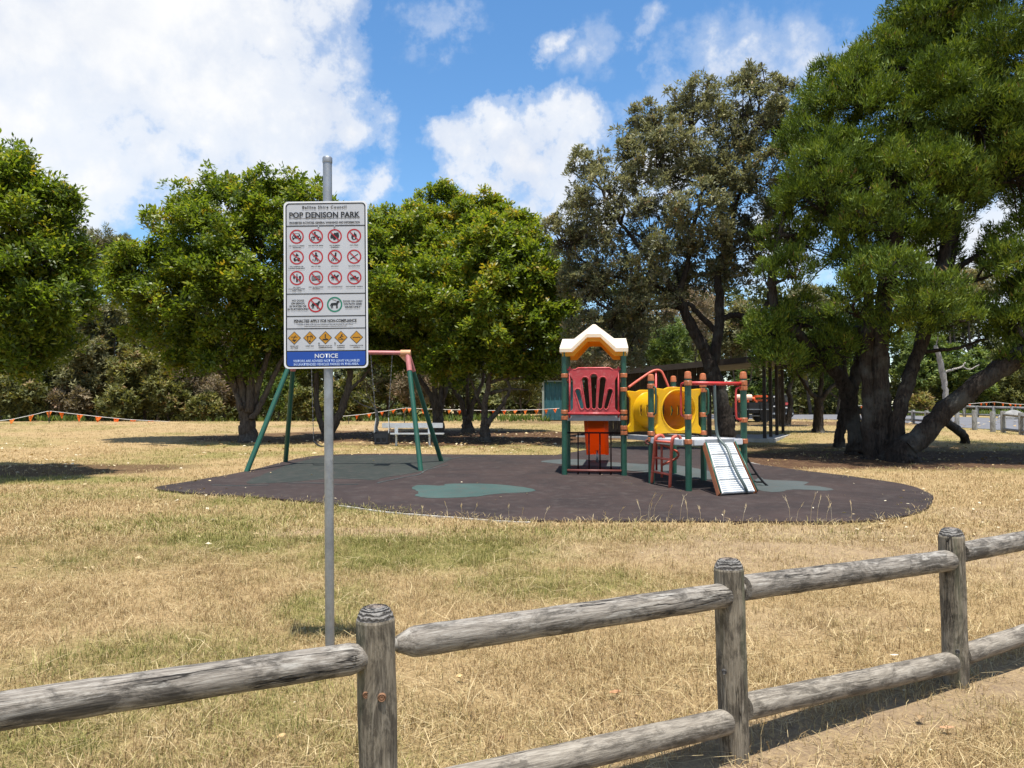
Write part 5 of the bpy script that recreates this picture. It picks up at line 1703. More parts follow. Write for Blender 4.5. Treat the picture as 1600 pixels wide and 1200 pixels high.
# ------------------------------------------------------------------ park bench
be = thing('park_bench', 'silver aluminium park bench in the shade of the trees behind the swings', 'bench', G(644, 694.5))
d_ = 24.1
def slab_px(x0, x1, y0, y1, d0, dep, name, parent, thick_dir='v'):
    a, b = P(x0, y0, d0), P(x1, y1, d0)
    mb = MB(); mb.box(((a.x + b.x) / 2, d0, (a.z + b.z) / 2), (abs(b.x - a.x), dep, abs(a.z - b.z)), bevel=.008)
    return mb.build(name, M_ALU, parent, smooth='auto')
slab_px(597, 692, 660.8, 668.6, d_ + .18, .045, 'backrest', be)
slab_px(609, 694, 676.6, 678.8, d_ - .18, .34, 'seat', be)
for x in (619.3, 671.2):
    slab_px(x - 2.6, x + 2.6, 668.0, 676.8, d_ + .16, .04, 'back_support', be)
    a = P(x, 678.5, d_ - .1); b = G(x, 694.6)
    mb = MB(); mb.box((a.x, d_ - .1, (a.z + gz(a.x, d_ - .1)) / 2), (.055, .055, a.z - gz(a.x, d_ - .1))); mb.box((a.x, d_ - .02, a.z - .02), (.05, .42, .04)); mb.build('leg', M_ALU, be)

# ================================================================== PARK SIGN
SB = G(515.5, 1020)                                               # foot of the sign post
sign = thing('park_sign', 'white park rules sign with blue notice strip on a galvanised post', 'sign', SB, rot=(0, -R(.75), 0))
S_D = SB.y
UPX = S_D / F_PX                                                  # metres per pixel of the photograph at the sign
M_SIGNW = mat('white_sign_sheet', (0.490, 0.505, 0.540), .42, var=.07, scale=4, dirt=(0.40, 0.40, 0.40), dirt_amt=.2)
M_SRIM = mat('white_sign_rim', (0.74, 0.75, 0.78), .42, var=.05, scale=4)
M_INK = mat('black_print', (0.012, 0.012, 0.014), .45, var=.05)
M_SRED = mat('red_print', (0.40, 0.008, 0.014), .45, var=.05)
M_SGRN = mat('green_print', (0.010, 0.18, 0.11), .45, var=.05)
M_SBLUE = mat('blue_print', (0.005, 0.058, 0.34), .42, var=.05)
M_SYEL = mat('amber_print', (0.48, 0.225, 0.010), .45, var=.05)
M_SWHT = mat('white_print', (0.58, 0.62, 0.68), .45, var=.03)
M_SPALE = mat('pale_blue_print', (0.46, 0.58, 0.78), .45, var=.03)

post_h = (P(507, 247, S_D).z - SB.z)
mb = MB(); mb.lathe((0, 0, -.1), [(.031, 0), (.031, post_h + .085), (.029, post_h + .1)], 20)
sp_ = mb.build('post', M_GALV, sign, world=False, smooth='auto')
mb = MB(); mb.lathe((0, 0, post_h - .035), [(.033, 0), (.034, .004), (.034, .034), (.030, .041), (.01, .044)], 20)
mb.build('post_cap', M_GALV, sp_, world=False, smooth='auto')
PW, PH = 131 * UPX, 262 * UPX
z_top = P(507, 316.5, S_D).z - SB.z
x_left = P(441, 316, S_D).x - P(507.6, 316, S_D).x
Y_F = -.0345                                                     # front face of the plate (local y), post behind it


def rrect(x0, z0, x1, z1, r, n=6):
    out = []
    for cx, cz, a0 in ((x1 - r, z0 + r, -90), (x1 - r, z1 - r, 0), (x0 + r, z1 - r, 90), (x0 + r, z0 + r, 180)):
        for k in range(n + 1):
            a = R(a0 + 90 * k / n)
            out.append((cx + r * math.cos(a), cz + r * math.sin(a)))
    return out


def pl(u, v):
    """plate coordinates in photo pixels (right, down) -> local x, z"""
    return (x_left + u * UPX, z_top - v * UPX)


def flat(name, polys, parent, layer):
    """polys: list of (outline in local x,z; material). flat print on the plate"""
    mats, mb = [], MB()
    y = Y_F - .0009 * layer
    for poly, m, *ly in polys:
        if m not in mats: mats.append(m)
        yy = y - (ly[0] * .0006 if ly else 0)
        mb.add([(x, yy, z) for x, z in poly], [tuple(range(len(poly)))], mats.index(m))
    return mb.build(name, mats, parent, world=False)


def ring(cu, cv, r0, r1, n=40):
    a = []
    for k in range(n):
        t0, t1 = 2 * math.pi * k / n, 2 * math.pi * (k + 1) / n
        a.append([pl(cu + r0 * math.cos(t0), cv + r0 * math.sin(t0)), pl(cu + r1 * math.cos(t0), cv + r1 * math.sin(t0)), pl(cu + r1 * math.cos(t1), cv + r1 * math.sin(t1)), pl(cu + r0 * math.cos(t1), cv + r0 * math.sin(t1))])
    return a


def disc(cu, cv, r, ry=None, n=20):
    ry = ry or r
    return [pl(cu + r * math.cos(2 * math.pi * k / n), cv + ry * math.sin(2 * math.pi * k / n)) for k in range(n)]


def thick(cu, cv, p, q, w):
    a, b = Vector(p), Vector(q)
    d = (b - a).normalized(); nn = Vector((-d.y, d.x)) * w / 2
    return [pl(cu + c.x, cv + c.y) for c in (a + nn, b + nn, b - nn, a - nn)]


outer = rrect(x_left, z_top - PH, x_left + PW, z_top, 7 * UPX)
me = shape2d(outer, [], .004, .0008)
plate = mesh_part('plate', me, M_SIGNW, sign, Matrix.Translation((0, Y_F + .002, 0)), world=False)
for v in (40, 222):                                              # clamps holding the plate to the post
    mb = MB(); x, z = pl(66.5, v); mb.box((0, .012, z), (.16, .05, .03)); mb.build('bracket', M_GALV, sign, world=False)
    for sx in (-.055, .055):
        mb = MB(); mb.lathe((0, 0, 0), [(.006, 0), (.006, .003), (.003, .0045)], 10)
        o = mb.build('bolt', M_GALV, plate, world=False, loc=(sx, Y_F - .0002, z), rot=(R(90), 0, 0))

# border, dividers, panel
bo = rrect(*pl(3.0, 259.6), *pl(128.4, 2.6), 6.2 * UPX)
bi = rrect(*pl(4.9, 257.8), *pl(126.6, 4.4), 4.6 * UPX)
n = len(bo)
ro = rrect(*pl(.3, 261.7), *pl(130.7, .3), 7 * UPX)
flat('white_border', [([ro[k], ro[(k + 1) % n], bo[(k + 1) % n], bo[k]], M_SRIM) for k in range(n)], plate, 1)
flat('border_line', [([bo[k], bo[(k + 1) % n], bi[(k + 1) % n], bi[k]], M_INK) for k in range(n)], plate, 1)
for v, w in ((38.7, 1.5), (145.3, 1.5), (180.2, 1.5), (199.6, 1.4), (234.8, 1.7)):
    flat('divider_line', [([pl(4.4, v + w / 2), pl(127, v + w / 2), pl(127, v - w / 2), pl(4.4, v - w / 2)], M_INK)], plate, 1)
flat('title_underline', [([pl(9, 27.1), pl(119.5, 27.1), pl(119.5, 26.5), pl(9, 26.5)], M_INK)], plate, 1)
x0, zb_ = pl(4.8, 257.9); x1, zt_ = pl(126.7, 235.6)
bl_ = rrect(x0, zb_, x1, zt_, 4.5 * UPX)
flat('blue_panel', [([p for p in [(x0, zt_), (x0, zb_ + 4.5 * UPX)] + [bl_[k] for k in range(21, 28)] + [bl_[k] for k in range(0, 7)] + [(x1, zt_)]], M_SBLUE)], plate, 1)


def text(s, u, v, cap, m, width=None, bold=0.0, parent=None, name='lettering', layer=3, spacing=1.0):
    """one line of print centred at plate pixel (u, v); cap height in photo pixels, optional exact width"""
    cu = bpy.data.curves.new('line', 'FONT')
    cu.body = s
    cu.size = 1.0
    cu.align_x = 'LEFT'
    cu.offset = bold
    cu.space_character = spacing
    cu.resolution_u = 3
    ob = bpy.data.objects.new('line', cu)
    me = bpy.data.meshes.new_from_object(ob)
    bpy.data.objects.remove(ob)
    n_ = len(me.vertices)
    co = np.empty(n_ * 3); me.vertices.foreach_get('co', co); co = co.reshape(-1, 3)
    w = co[:, 0].max() - co[:, 0].min()
    capu = .73
    sz = cap * UPX / capu
    sx = sz if width is None else width * UPX / w
    x, z = pl(u, v)
    out = np.zeros_like(co)
    out[:, 0] = x + (co[:, 0] - (co[:, 0].min() + w / 2)) * sx
    out[:, 1] = Y_F - .0009 * layer
    out[:, 2] = z + (co[:, 1] - capu / 2) * sz
    me.vertices.foreach_set('co', out.ravel())
    me.materials.clear(); me.materials.append(m)
    me.update()
    return link(name, me, parent or plate)


text('Ballina Shire Council', 64, 9.2, 4.4, M_INK, 69, .032, spacing=1.25)
text('POP DENISON PARK', 64.3, 21.2, 8.8, M_INK, 110.5, .030)
text('PROHIBITED ACTIVITIES, GENERAL WARNINGS AND INFORMATION', 64.3, 33.6, 3.3, M_INK, 110, .034)
CAP = [['NO UNAUTHORISED', 'VEHICLES'], ['NO MOTOR BIKES'], ['NO RUBBISH', 'DUMPING'], ['NO FIRES'], ['NO CAMPING OR', 'STAYING OVERNIGHT'], ['NO LITTER'], ['NO GOLF'], ['NO SHOOTING'],
       ['NO OPEN', 'CONTAINERS AFTER', '5AM - 7AM'], ['NO GLASS ITEMS', 'OR KEGS'], ['NO HORSERIDING'], ['NO POWER VESSELS']]
US = (20.3, 50.3, 79.8, 110.0)


def picto(k, u, v):
    L_ = lambda p, q, w: (thick(u, v, p, q, w), M_INK)
    D_ = lambda x, y, r, ry=None: (disc(u + x, v + y, r, ry), M_INK)
    Q_ = lambda *pts: ([pl(u + x, v + y) for x, y in pts], M_INK)
    W_ = lambda *pts: ([pl(u + x, v + y) for x, y in pts], M_SIGNW, 1)
    S = {
        0: [Q_((-6.8, 3), (6.8, 3), (7.2, 0), (5.6, -1.5), (4.2, -5), (-4.2, -5), (-5.6, -1.5), (-7.2, 0)), Q_((-6.5, 5.2), (-4, 5.2), (-4, 2.5), (-6.5, 2.5)), Q_((4, 5.2), (6.5, 5.2), (6.5, 2.5), (4, 2.5)), W_((-3.6, -1.6), (3.6, -1.6), (3.0, -4), (-3.0, -4)), (disc(u - 4.6, v + .8, 1.1), M_SIGNW, 1), (disc(u + 4.6, v + .8, 1.1), M_SIGNW, 1)],
        1: [(p, M_INK) for p in ring(u - 4.6, v + 3.2, 1.9, 3.1, 16) + ring(u + 4.8, v + 3.2, 1.9, 3.1, 16)] + [L_((-4.6, 3), (-1, 0), 1.5), L_((-1, 0), (4.6, 2.6), 1.9), L_((2.5, -1), (4.6, 3), 1), L_((-1.5, -3.5), (1, .5), 2.2), L_((-1.5, -3), (2.8, -1.4), 1.1), D_(-1.6, -5.6, 1.6)],
        2: [Q_((-7, 1), (-6, -3), (-2, -2.6), (-1, -5.5), (2, -5), (3, -6), (6, -5.6), (7, 0), (5.5, 4), (2, 3.6), (1, 6.2), (-2, 6), (-3, 3.5), (-6.2, 3.8))],
        3: [Q_((-4.2, 3.4), (-4.4, 0), (-2.8, -1.6), (-2.4, -4), (-.6, -1.8), (.8, -7), (2.4, -3), (3.4, -3.6), (4.4, 1), (3.6, 4.4), (1.6, 6.2), (-2, 6.2)), W_((-1, 5), (-1.2, 3), (0, 1), (1.4, 3.2), (1, 5))],
        4: [Q_((-2.8, -1.4), (-.2, -7), (3.6, -2)), Q_((-5, 5), (-5, 1.4), (-2.6, .2), (3.6, .2), (5.4, 2), (5.4, 5)), D_(-2.8, 5, 1.5), D_(3, 5, 1.5), W_((-2, 3), (2.6, 3), (2, 1.2), (-1.6, 1.2))],
        5: [D_(0, -6, 1.5), L_((0, -4.5), (.3, 1), 3), L_((0, .6), (-2, 6.6), 1.5), L_((.4, .6), (2.2, 6.6), 1.5), L_((-.6, -3.6), (-3.8, -.4), 1.2), L_((.8, -3.6), (3.4, -1), 1.2), Q_((-5.4, 3), (-3.8, 3), (-4, 6), (-5.2, 6))],
        6: [D_(1.4, -5.6, 1.5), L_((1.4, -4.2), (.4, 1.4), 2.8), L_((.2, 1), (-3, 6), 1.4), L_((.6, 1), (2, 6.4), 1.4), L_((1.2, -3.4), (-1.6, -.6), 1.2), L_((-1.6, -.6), (-5.6, 5.6), .8), L_((-5.8, 5.8), (-4, 6.2), 1)],
        7: [L_((-6, 3.8), (6, -4.2), 1.3), Q_((-6.6, 5), (-5, 2.2), (-2, 1), (-2.8, 2.8)), L_((-1, 1), (-.4, 2.8), .9)],
        8: [Q_((-1.2, 6.4), (-1.2, -1), (-.5, -3), (-.5, -6.6), (.9, -6.6), (.9, -3), (1.6, -1), (1.6, 6.4)), Q_((-6, -2.6), (-2.6, -2.6), (-3, 1), (-4, 1.4), (-4, 4.6), (-4.6, 4.6), (-4.6, 1.4), (-5.6, 1)), Q_((3, -3), (7, -3), (6.4, 2), (5.4, 2.6), (5.4, 5), (4.6, 5), (4.6, 2.6), (3.6, 2))],
        9: [Q_((-7, -2), (5.6, -3.6), (6.8, -2), (6.8, 3.2), (-5.6, 4.6), (-7, 3.2))] + [(thick(u, v, (-6.4, y), (6.2, y - 1.2), .45), M_SIGNW, 1) for y in (-.6, 1, 2.6)],
        10: [Q_((-4.4, -2.2), (2.4, -2.6), (4.6, -4.6), (6.6, -3.6), (5.4, -1.6), (3.6, .8), (-4, 1.2), (-5, .6)), L_((-4, .6), (-4.8, 4.6), 1), L_((-3, .6), (-1.8, 4.4), .9), L_((2.6, .6), (1.6, 4.6), 1), L_((3, .6), (4.8, 3.6), .9), L_((-4.6, -2), (-6.4, 1), 1), D_(-.4, -3.4, 1.3, 1.6)],
        11: [Q_((-7.4, .6), (7.4, -.4), (6, 2.6), (-5.6, 2.8)), Q_((-2.6, .4), (-1.6, -2.4), (2.4, -2.6), (3, 0)), L_((-7, 4.2), (7, 3.8), .7)],
    }
    return S[k]


for k in range(12):
    u, v = US[k % 4], (55.2, 87.8, 120.2)[k // 4]
    u += .15
    polys = [(p, M_SRED) for p in ring(u, v, 9.1, 11.2)]
    polys += [p if len(p) > 2 else (p[0], p[1]) for p in picto(k, u, v)]
    polys += [(thick(u, v, (-6.9, -6.9), (6.9, 6.9), 1.7), M_SRED, 2)]
    flat('prohibition_symbol', polys, plate, 1)
    for j, s in enumerate(CAP[k]):
        text(s, u, v + 14.6 + j * 2.7, 1.75, M_INK, min(len(s) * 1.62, 26), .03)


def dog(u, v):
    Q_ = lambda *pts: ([pl(u + x, v + y) for x, y in pts], M_INK)
    L_ = lambda p, q, w: (thick(u, v, p, q, w), M_INK)
    return [Q_((-5.4, -1.4), (-4.6, -2.4), (2.6, -2.8), (4.4, -5.6), (6.4, -5.8), (8.2, -3.6), (6, -2.6), (4.6, 1.4), (-4.4, 1.4), (-5.6, .6)), L_((-5, -1.6), (-7, 2.6), 1.1), L_((-4.4, .8), (-5.4, 6.2), 1.4), L_((-3.2, .8), (-3, 6), 1.3), L_((3.0, .8), (2.8, 6.2), 1.3), L_((4.0, .8), (4.4, 6), 1.3)]


u, v = 49.6, 162.4
flat('prohibition_symbol', [(p, M_SRED) for p in ring(u, v, 9.7, 12)] + dog(u, v) + [(thick(u, v, (-7.4, -7.4), (7.4, 7.4), 1.8), M_SRED, 2)], plate, 1)
u = 79.2
flat('permission_symbol', [(p, M_SGRN) for p in ring(u, v, 9.7, 12)] + dog(u, v) + [(thick(u, v, (4, -5), (-4, -8), .7), M_INK)], plate, 1)
for j, s in enumerate(('NO DOGS', 'ON BEACH,', 'IN WATER OR', 'IN PLAYGROUND')):
    text(s, 22.3, 155.6 + j * 4.5, 3.0, M_INK, None, .028)
for j, s in enumerate(('DOGS ON LEAD', 'ON PATH AND', 'GRASS ONLY')):
    text(s, 107.5, 157.6 + j * 4.5, 3.0, M_INK, None, .028)
text('PENALTIES APPLY FOR NON-COMPLIANCE', 64.6, 187.6, 4.6, M_INK, 97.5, .034)
text('Penalties as listed under the Local Government Act may be issued for any offence', 64.6, 193.4, 1.7, M_INK, 86, .02)
text('contact the Council for more information on these and other local rules', 64.6, 195.9, 1.7, M_INK, 66, .02)
HZ = [['DROP OFF', 'AT TIDE'], ['DEEP SEA'], ['SUDDEN DROP OFF', 'SUBMERGED ROCKS'], ['SLIPPERY', 'SURFACE'], ['CHANGING WATER', 'LEVELS']]
for k in range(5):
    u, v = (16.2, 40.4, 64.6, 88.8, 113.0)[k], 214.0
    dia = lambda r: [pl(u - r, v), pl(u, v + r), pl(u + r, v), pl(u, v - r)]
    polys = [(dia(10.3), M_INK), (dia(9.2), M_SYEL, 1)]
    L_ = lambda p, q, w: (thick(u, v, p, q, w), M_INK, 2)
    if k == 0: polys += [L_((-5, -1.5), (5, -1.5), .8), L_((2, -4), (-1.5, 2), 1), ([pl(u - 4, v + 2.6), pl(u, v + 6.4), pl(u + 4, v + 2.6)], M_INK, 2)]
    if k == 1: polys += [L_((-3.4, -3), (-3.2, 5), 1.1), L_((1.6, -5), (1.4, 3), .8), L_((-5, -1.4), (4.6, -2.6), .8), ([pl(u - 2.6, v + 6), pl(u + 2, v + 6.6), pl(u, v + 3.4)], M_INK, 2), L_((3, -4), (4.4, .6), 1)]
    if k == 2: polys += [(disc(u, v - 4.2, 1.1), M_INK, 2), L_((0, -3), (-.4, .4), 1.5), L_((-.4, .6), (2, 1.4), .9), ([pl(u - 4.6, v + 4), pl(u + 4.6, v + 4), pl(u + 4.4, v + 1.9), pl(u - 4, v + 1.9)], M_INK, 2)]
    if k == 3: polys += [(disc(u + 1.6, v - 4, 1.1), M_INK, 2), L_((1, -3), (-1, .4), 1.6), L_((-1, .2), (2.6, 2.4), 1), L_((-1, 0), (-4, 1.6), 1), L_((.6, -2), (4, -1), .8), L_((-4.6, 3.6), (4.6, 3), .8)]
    if k == 4: polys += [L_((-6, .6), (-3, -.2), 1), L_((-3, -.2), (0, .6), 1), L_((0, .6), (3, -.2), 1), L_((3, -.2), (6, .6), 1)]
    flat('hazard_symbol', polys, plate, 1)
    for j, s in enumerate(HZ[k]):
        text(s, u, v + 12.8 + j * 2.7, 1.75, M_INK, min(len(s) * 1.6, 21), .03)
text('NOTICE', 66, 242.2, 6.6, M_SWHT, 36, .022)
text('VISITORS ARE ADVISED NOT TO LEAVE VALUABLES', 66, 249.9, 3.8, M_SPALE, 103, .018)
text('IN UNATTENDED VEHICLES PARKED IN THIS AREA.', 66, 255.2, 3.8, M_SPALE, 101, .018)

# ================================================================== NEAR LOG FENCE
M_WOOD = wood_mat('weathered_log', (0.225, 0.198, 0.165), (0.045, 0.040, 0.034), (0.43, 0.405, 0.36))
M_WOOD2 = wood_mat('weathered_log_tan', (0.235, 0.205, 0.165), (0.070, 0.060, 0.048), (0.40, 0.36, 0.30))
M_WOODP = wood_mat('weathered_post', (0.225, 0.190, 0.140), (0.055, 0.046, 0.035), (0.36, 0.315, 0.245), green=(0.085, 0.115, 0.055))
M_KNOT = mat('wood_knot', (0.20, 0.10, 0.05), .8, var=.5, scale=60)
M_RUST = mat('dull_bolt', (0.10, 0.095, 0.09), .55, .6, var=.3, scale=40)
F1, F2, F3 = Vector((-.468, 2.84)), Vector((1.070, 3.74)), Vector((2.685, 4.70))
F0 = F1 - (F2 - F1) * 1.02
F4 = F3 + (F3 - F2) * 1.0
fence = thing('log_fence', 'weathered round log fence with domed posts across the foreground', 'fence', (F1.x, F1.y, gz(F1.x, F1.y)))


def ring_mat():
    m, nt, b, out = principled('post_end_grain')
    tcn = nd(nt, 'ShaderNodeTexCoord')
    sx = nd(nt, 'ShaderNodeSeparateXYZ'); nt.links.new(tcn.outputs['Object'], sx.inputs[0])
    r2 = math_n(nt, 'ADD', math_n(nt, 'MULTIPLY', sx.outputs[0], sx.outputs[0]), math_n(nt, 'MULTIPLY', sx.outputs[1], sx.outputs[1]))
    r = math_n(nt, 'SQRT', r2)
    n1 = noise_n(nt, tcn.outputs['Object'], 20, 5, .6)
    w = math_n(nt, 'SINE', math_n(nt, 'ADD', math_n(nt, 'MULTIPLY', r, 800.0), math_n(nt, 'MULTIPLY', n1, 16.0)))
    c = ramp_n(nt, math_n(nt, 'ADD', math_n(nt, 'MULTIPLY', w, .5), .5), [(0.1, (0.075, 0.070, 0.064)), (0.5, (0.16, 0.148, 0.135)), (0.95, (0.27, 0.255, 0.235))])
    c = mix_n(nt, ramp_n(nt, r, [(0.022 / 1.0, .75), (0.036, 0.0)]), c, (0.27, 0.21, 0.165))
    c = mix_n(nt, ramp_n(nt, noise_n(nt, tcn.outputs['Object'], 70, 5, .7), [(.5, 0.0), (.64, .6)]), c, (0.07, 0.062, 0.055))
    nt.links.new(c, b.inputs['Base Color']); b.inputs['Roughness'].default_value = .85; b.inputs['Specular IOR Level'].default_value = .2
    bp = nd(nt, 'ShaderNodeBump', i_Strength=.8, i_Distance=.004); nt.links.new(w, bp.inputs['Height']); nt.links.new(bp.outputs[0], b.inputs['Normal'])
    return m


M_RING = ring_mat()


def log_z(r, L, ends, seed, rings=False, segs=28):
    """log along +Z from 0 to L; ends: ('cone'|'flat'|'dome') pair"""
    rg = np.random.default_rng(seed)
    prof = []
    if ends[0] == 'cone': prof += [(r * .42, 0), (r * .50, .004), (r * .93, .062), (r * .985, .078)]
    else: prof += [(r * .96, 0), (r, .006)]
    n = max(4, int(L / .09))
    z0, z1 = prof[-1][1], L - (.08 if ends[1] == 'cone' else .05 if ends[1] == 'dome' else .006)
    for k in range(1, n + 1):
        prof.append((r * (1 + .016 * math.sin(k * 1.7 + seed) + rg.normal(0, .006)), z0 + (z1 - z0) * k / n))
    if ends[1] == 'cone': prof += [(r * .985, L - .078), (r * .93, L - .062), (r * .50, L - .004), (r * .42, L)]
    elif ends[1] == 'dome':
        # turned dome with weathered growth rings: little steps
        prof[-1] = (r * 1.0, L - .055)
        hs = [(1.0, .0), (.975, .016), (.90, .030), (.80, .039), (.66, .046), (.50, .050), (.34, .0525), (.18, .054), (.02, .0545)]
        z = L - .055
        m = 26
        for k in range(m + 1):
            t = k / m
            rr = 1 - t * .985
            zz = np.interp(1 - rr, [0, .05, .13, .24, .36, .52, .68, .85, 1.0], [0, .012, .027, .040, .047, .050, .0525, .054, .055])
            step = .0022 * (1 if k % 3 == 0 else (-.8 if k % 3 == 1 else 0)) * (1 if .05 < t < .95 else 0)
            prof.append((r * rr, z + zz + step))
    else: prof += [(r * .96, L)]
    mb = MB(); mb.lathe((0, 0, 0), prof, segs, wob=.018, seed=seed)
    if ends[1] == 'dome':
        for i, f in enumerate(mb.f):
            if sum(mb.v[k][2] for k in f) / len(f) > L - .044: mb.m[i] = 1
    return mb


def fpost(p, zt_px, lean, seed, r=.071):
    g_ = gz(p.x, p.y)
    H = .945
    mb = log_z(r, H + .25, ('flat', 'dome'), seed)
    loc = Vector((p.x, p.y, g_ - .25)) - origin_of(fence)
    return mb.build('post', [M_WOODP, M_RING], fence, world=False, smooth='auto', loc=loc, rot=(R(lean[1]), R(lean[0]), R(seed * 47)) if False else Quaternion((0, 1, 0), R(lean[0])) @ Quaternion((1, 0, 0), R(lean[1])) @ Quaternion((0, 0, 1), R(seed * 47 % 360)))


posts = [fpost(F0, 0, (-1.5, 0), 3), fpost(F1, 0, (-1.6, 0), 5), fpost(F2, 0, (-1.3, .3), 8), fpost(F3, 0, (-1.1, .4), 12), fpost(F4, 0, (-1, 0), 14)]


def rail(a, b, za, zb_, r, ends, seed, m, tenon=True):
    d2 = (b - a).normalized()
    A = Vector((a.x, a.y, gz(a.x, a.y) + za)); B = Vector((b.x, b.y, gz(b.x, b.y) + zb_))
    dd = (B - A).normalized()
    A = A + dd * (.046 if ends[0] == 'cone' else .060); B = B - dd * (.046 if ends[1] == 'cone' else .060)
    L_ = (B - A).length
    mb = log_z(r, L_, ends, seed)
    q = dd.to_track_quat('Z', 'Y')
    o = mb.build('rail', m, fence, world=False, smooth='auto', loc=A - origin_of(fence), rot=q @ Quaternion((0, 0, 1), R(seed * 61 % 360)))
    if tenon:
        for z0, z1 in ((-.05, .03), (L_ - .03, L_ + .05)):
            t = MB(); t.lathe((0, 0, z0), [(r * .40, 0), (r * .40, z1 - z0)], 14); t.build('tenon', mat('pale_tenon', (0.24, 0.22, 0.19), .8), o, world=False, smooth='auto')
    return o


rail(F0, F1, .803, .768, .055, ('cone', 'cone'), 31, M_WOOD)
rail(F1, F2, .797, .772, .058, ('cone', 'flat'), 32, M_WOOD)
rail(F2, F3, .795, .750, .062, ('flat', 'flat'), 33, M_WOOD)
rail(F3, F4, .785, .80, .061, ('flat', 'flat'), 34, M_WOOD)
rail(F0, F1, .20, .18, .060, ('cone', 'cone'), 35, M_WOOD2)
rail(F1, F2, .245, .175, .060, ('cone', 'flat'), 36, M_WOOD2)
rail(F2, F3, .225, .140, .062, ('flat', 'flat'), 37, M_WOOD2)
rail(F3, F4, .165, .20, .060, ('flat', 'flat'), 38, M_WOOD2)


def on_post(post_o, px, py, d, r_, name, m, rz=1.35, lab=None):
    """a knot or bolt head on the camera side of a post"""
    c = P(px, py, d)
    mb = MB()
    mb.lathe((0, 0, 0), [(r_, -.02), (r_, .001), (r_ * .82, .0045), (r_ * .66, .002), (r_ * .45, .0040), (r_ * .2, .003), (r_ * .03, .002)], 14)
    M = Matrix.Translation(c) @ (Vector((CAM_POS - c).xy.to_3d()).normalized().to_track_quat('Z', 'Y').to_matrix().to_4x4())
    inv = post_o.matrix_basis.inverted() @ Matrix.Translation(-origin_of(fence))
    for v_i, v in enumerate(mb.v):
        mb.v[v_i] = tuple(inv @ M @ Vector(v))
    return mb.build(name, m, post_o, world=False, smooth='auto')


CAM_POS = Vector((0, 0, CAM_H))
on_post(posts[1], 572, 1086, 2.84 - .066, .0125, 'knot', M_KNOT)
on_post(posts[1], 596.5, 1090, 2.84 - .0705, .0155, 'knot', M_KNOT)
on_post(posts[2], 1131.5, 1050, 3.74 - .066, .012, 'bolt', M_RUST)
on_post(posts[3], 1496, 1018, 4.70 - .070, .013, 'bolt', M_RUST)

# ================================================================== FAR ROAD FENCES
M_FARPOST = wood_mat('grey_road_post', (0.27, 0.265, 0.25), (0.13, 0.125, 0.115), (0.40, 0.39, 0.36), green=(0.15, 0.18, 0.14))


def far_post(x, y0, y1, parent, r=.095, name='post'):
    b = G(x, y1)
    H = (P(x, y0, b.y).z - b.z)
    mb = MB(); mb.lathe((b.x, b.y, b.z - .1), [(r, 0), (r, H + .06), (r * .8, H + .1)], 10, wob=.03, seed=int(x))
    mb.build(name, M_FARPOST, parent, smooth='auto')
    return b, H
def far_rail(pa, za, pb, zb_, parent, r=.055):
    mb = MB(); mb.tube([(pa.x, pa.y, pa.z + za), (pb.x, pb.y, pb.z + zb_)], r, 8); mb.build('rail', M_FARPOST, parent, smooth=True)


for x, y0, y1, lb in ((1495.6, 640, 666.5, 'pale timber bollard nearest the conifer trunk beside the road'), (1523, 640.5, 672, 'second timber bollard from the conifer trunk beside the road'), (1551.5, 643, 675, 'timber bollard next to the railed fence beside the road')):
    b = G(x, y1)
    t = thing('timber_bollard', lb, 'bollard', b, group='timber bollards along the near side of the road')
    far_post(x, y0, y1, t, .1, 'post')
f = thing('road_fence', 'low timber rail fence on the near side of the road at the right edge', 'fence', G(1567.7, 676))
pp = [far_post(x, y0, y1, f) for x, y0, y1 in ((1567.7, 642, 676), (1596, 644.5, 679.5), (1632, 647, 684), (1672, 650, 690))]
for (a, h), (b, h2) in zip(pp[:-1], pp[1:]):
    far_rail(a, h - .14, b, h2 - .14, f); far_rail(a, .14, b, .14, f)
f = thing('road_fence', 'timber rail fence beside the road seen just right of the thick trunk', 'fence', G(1427, 661))
pp = [far_post(x, y0, y1, f) for x, y0, y1 in ((1388, 639, 659.5), (1427, 640.5, 661.5), (1448, 641.5, 663.5), (1471.5, 642, 669))]
for (a, h), (b, h2) in zip(pp[:-1], pp[1:]):
    far_rail(a, h - .12, b, h2 - .12, f); far_rail(a, .18, b, .18, f)
f = thing('road_fence', 'long timber rail fence on the far side of the road', 'fence', G(1527, 652))
pp = [far_post(x, y0, y1, f) for x, y0, y1 in ((1478, 632.5, 650.3), (1507, 633, 651.2), (1527, 634, 652), (1553, 634.5, 653), (1582, 635, 654), (1615, 635.6, 655), (1650, 636, 656))]
for (a, h), (b, h2) in zip(pp[:-1], pp[1:]):
    far_rail(a, h - .08, b, h2 - .08, f, .07); far_rail(a, .16, b, .16, f, .07)
# boulder beyond the road
bm = bmesh.new(); bmesh.ops.create_icosphere(bm, subdivisions=3, radius=1)
c = G(1582, 655)
rgb = np.random.default_rng(4)
for v in bm.verts:
    k = 1 + .12 * math.sin(3.1 * v.co.x + 1) * math.cos(2.7 * v.co.y) + rgb.normal(0, .02)
    v.co = Vector((v.co.x * .85 * k, v.co.y * .5 * k, max(-.1, v.co.z) * .48 * k))
me = bpy.data.meshes.new('boulder'); bm.to_mesh(me); bm.free()
me.materials.append(mat('grey_stone', (0.27, 0.265, 0.25), .9, var=.35, scale=3, bump=.6, bscale=14))
tag(link('boulder', me, None, c), 'low grey boulder beyond the road at the right edge', 'boulder')

